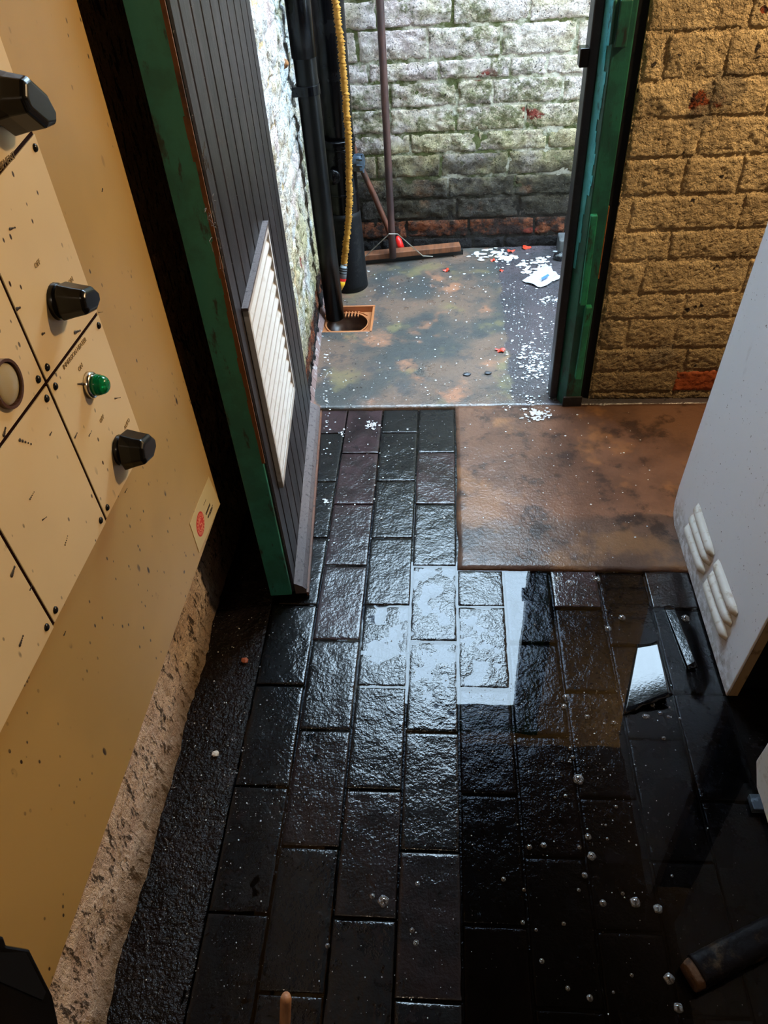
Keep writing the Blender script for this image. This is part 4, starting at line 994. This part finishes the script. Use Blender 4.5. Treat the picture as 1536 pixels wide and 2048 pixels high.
lump('plaster_chip', 431, 1508, .0085, M_CHIP, 'white plaster chip on the gritty floor by the plaster wall', 'chip', .5, 3, .006)
lump('brick_chip', 490, 1322, .0095, M_CHIPR, 'orange brick chip on the dark floor below the door', 'chip', .6, 4, .006)
# wrapper
wr = MB(); n_ = 14; c4 = [fl(u, v, .012) for u, v in ((1044, 562), (1090, 530), (1122, 556), (1082, 575))]; P = []
for j in range(n_ + 1):
    for i in range(n_ + 1):
        s_, t_ = i / n_, j / n_; p = (c4[0] * (1 - s_) + c4[3] * s_) * (1 - t_) + (c4[1] * (1 - s_) + c4[2] * s_) * t_
        P.append((p[0] + .006 * nz(p, 30, 2), p[1] + .008 * nz(p, 25, 5), .010 + .010 * abs(nz(p, 26, 9)) + .012 * t_ * abs(nz(p, 40, 1))))
wr.add(P, [(j * (n_ + 1) + i, j * (n_ + 1) + i + 1, (j + 1) * (n_ + 1) + i + 1, (j + 1) * (n_ + 1) + i) for j in range(n_) for i in range(n_)])
wr_o = tag(obj('wrapper', wr, M_WRAP, None, loc=tuple(c4[0])), 'crumpled white wrapper lying on wet concrete by the door post', 'litter')
mdf = wr_o.modifiers.new('thickness', 'SOLIDIFY'); mdf.thickness = .001
pbl = MB(); qb = [fl(u, v, .0275) for u, v in ((1082, 556), (1096, 548), (1099, 551), (1085, 560))]; pbl.prism(qb, (0, 0, .001)); obj('blue_mark', pbl, M_PBLUE, wr_o)
gb = fl(1126, 500, 0); tag(obj('block', MB().box((gb[0] - .03, 3.36, .004), (gb[0] + .10, YB - .012, .075)), M_GRAY, bevel=.006), 'grey stone block in the corner by the mossy wall', 'block')
lump('bag', 1122, 519, .032, M_BAG, 'crumpled black plastic bag by the grey block', 'bag', .9, 7, .006)

# foam and painted sparkles: countless flecks as one piece of stuff
fo = MB(); rf = random.Random(12)
def fleck(x, y, r, z, h=.35, st=1.0, seg=7):
    if math.hypot(x + .476, y - PY) < .055 or math.hypot(x - SX, y - SY) < .10 or (HX0 - .01 < x < HX1 + .01 and HY0 - .01 < y < HY1 + .01): return
    w0 = rf.random() * 6; vs = []; st_ = st * (.75 + .5 * rf.random())
    for k_ in range(seg):
        w = 2 * math.pi * k_ / seg + w0; q_ = r * (.75 + .5 * rf.random()); vs.append((x + q_ * math.cos(w) * st_, y + q_ * math.sin(w), z))
    vs.append((x, y, z + r * h)); fo.add(vs, [(k_, (k_ + 1) % seg, seg) for k_ in range(seg)])
def scatter(n_, ulo, uhi, vlo, vhi, rlo, rhi, z, dens=None, h=.35):
    for _ in range(n_):
        u = rf.uniform(ulo, uhi); v = rf.uniform(vlo, vhi)
        if dens and rf.random() > dens(u, v): continue
        p = fl(u, v, z); fleck(p[0], p[1], rlo + (rhi - rlo) * rf.random() ** 4, z, h)
def blotch(u, v, ru, rv, n_, rlo, rhi, z=.0075, thr=.0):
    for _ in range(n_):
        uu = rf.gauss(u, ru); vv = rf.gauss(v, rv); p = fl(uu, vv, z)
        if nz((p[0], p[1], 0), 13, 4) > thr: fleck(p[0], p[1], rlo + (rhi - rlo) * rf.random() ** 2, z, .15, 1.3)
scatter(480, 640, 1110, 560, 815, .0008, .0038, .0085)
scatter(420, 1000, 1110, 560, 820, .001, .0055, .0085)
scatter(90, 720, 1000, 525, 600, .002, .006, .0085)
blotch(1010, 512, 45, 9, 150, .004, .014, .009, .05); blotch(1060, 522, 30, 10, 70, .004, .013, .009, .1); blotch(1040, 541, 22, 5, 60, .004, .011, .009, .0)
blotch(1065, 735, 18, 40, 260, .0015, .006, .009, .08); blotch(1100, 590, 12, 12, 90, .002, .007, .009, .0)
blotch(1072, 830, 11, 6, 60, .003, .006, .0085, -1); blotch(1095, 828, 6, 6, 14, .002, .004, .0085, -1)
scatter(160, 920, 1300, 820, 1120, .0008, .0034, .0078)
scatter(230, 640, 905, 825, 1130, .0009, .0036, .004)
blotch(745, 849, 8, 4, 40, .0015, .004, .005, -1); blotch(653, 1002, 4, 3, 14, .002, .004, .005, -1); blotch(683, 868, 3, 2, 8, .002, .003, .005, -1)
scatter(420, 560, 1360, 1140, 1700, .0005, .0022, .0012, h=.6)
scatter(260, 930, 1240, 1370, 1560, .0005, .0021, .0006, h=.6)
scatter(260, 330, 920, 1500, 2040, .0004, .0016, .0035, h=.6)
scatter(90, 930, 1500, 1600, 2040, .0004, .0015, .0006, h=.6)
scatter(520, 385, 640, 1230, 1660, .0004, .0019, .0045, h=.7); scatter(260, 290, 500, 1480, 2000, .0004, .0015, .0045, h=.7); scatter(240, 600, 930, 1440, 1680, .0004, .0017, .0032, h=.7); scatter(160, 590, 920, 1130, 1440, .0005, .0018, .004, h=.7)  # white flecks painted in for daylight sparkles on wet grit and pavers
blotch(655, 775, 4, 60, 60, .001, .004, .009, -1); blotch(690, 573, 14, 3, 60, .001, .004, .009, -1); blotch(640, 632, 6, 8, 40, .001, .005, .009, -1); blotch(715, 628, 18, 6, 60, .001, .004, -.012, -1)
tag(obj('foam', fo, M_FOAM_GLINT), 'white soap foam flecks and painted sparkles over the wet floor', 'foam', kind='stuff')
# bubbles floating on the flooded pavers
BUBS = [(450, 455, 30), (375, 550, 12), (505, 785, 19), (525, 895, 23), (485, 1005, 17), (168, 843, 16), (250, 833, 17), (455, 845, 12), (590, 1165, 20), (775, 1160, 28), (905, 1197, 25), (452, 1090, 11), (20, 1028, 14), (970, 1598, 29), (1022, 1765, 26), (500, 97, 16), (652, 130, 14), (845, 95, 14), (917, 76, 13), (965, 97, 11), (938, 220, 13), (365, 40, 14), (402, 278, 12), (418, 328, 12), (138, 1088, 11), (130, 1275, 13), (207, 1318, 10), (365, 1283, 12), (703, 1110, 11), (665, 612, 10), (240, 1497, 15), (388, 1653, 14), (515, 1708, 19), (1030, 106, 9), (755, 1578, 11), (650, 1675, 9), (985, 1008, 8), (615, 797, 9), (605, 718, 8), (85, 240, 10), (305, 368, 9), (315, 560, 8)]
bl = [(1000 + a_ / 2.866, 1400 + b_ / 2.866, r_ / 2.866) for a_, b_, r_ in BUBS]
bl += [(767, 1803, 11), (745, 1793, 6), (824, 1861, 5), (832, 1886, 6), (655, 1892, 5), (1139, 1167, 8), (1114, 1158, 6), (1193, 1160, 8), (1244, 1236, 7), (1216, 1258, 7), (1300, 1372, 8), (1371, 1237, 8), (1132, 1395, 7), (1128, 1413, 6), (1305, 1410, 5), (835, 1768, 5), (780, 1592, 4), (848, 1583, 4), (1290, 1433, 6)]
special = {0: 'frothy cluster of bubbles afloat near the middle of the dark puddle', 3: 'twin bubble, lower of the close pair right of mid puddle', 9: 'frothy oval bubble, middle one of the three in a row on the puddle', 10: 'frothy oval bubble, last of the three in a row on the puddle', 8: 'clear bubble, first of the three in a row on the puddle', 13: 'pale blue foam disc next to the worn end of the black bar', 14: 'pale blue foam disc lowest on the puddle', 42: 'grey bubble afloat over the pavers above the pale stick'}
def bubble_label(u, v):
    if u < 930: return ('small soap bubble on the darkest dull pavers nearest the pale stick', 'bubbles over the dull pavers') if v > 1700 else ('soap bubble on the dull pavers above the frothy grey bubble', 'bubbles over the dull pavers')
    if v < 1300: return 'bright bubble on the dark pavers just below the brown concrete patch', 'bubbles below the concrete patch'
    if v < 1490 and u > 1270: return 'small bubble clustered around the lower end of the pale reflection', 'bubbles round the slate'
    if v < 1490: return 'bright bubble between the sparkling pavers and the pale reflection', 'bubbles left of the slate'
    if v < 1660: return 'tiny bubble in the loose cluster around the frothy bubble of the puddle', 'bubbles in the middle of the puddle'
    if v < 1790: return 'clear bubble of the scattered band across the middle of the puddle', 'bubbles in a band across the puddle'
    return 'faint bubble on the darkest near part of the puddle', 'bubbles on the near puddle'
for i, (u, v, r) in enumerate(bl):
    c = fl(u, v, .0004); r_ = r / np.linalg.norm(1510 / np.dot(RM.T @ (c - V(0, 0, CH)), V(0, 0, 1)))
    mb = MB(); mb.dome(c, (0, 0, 1), r_, r_ * .75, 16, 5, False)
    if r > 7.5:
        for k_ in range(4): w = 1.4 * k_ + u; mb.dome(c + V(math.cos(w), math.sin(w), 0) * r_ * .75, (0, 0, 1), r_ * .4, r_ * .4, 8, 3, False)
    if i in special: o = tag(obj('bubble', mb, M_BUB, None, True, loc=tuple(c)), special[i], 'bubble', 'bubbles on the flooded pavers')
    else:
        lb, gb_ = bubble_label(u, v); o = tag(obj('bubble', mb, M_BUB, None, True, loc=tuple(c)), lb, 'bubble', gb_)
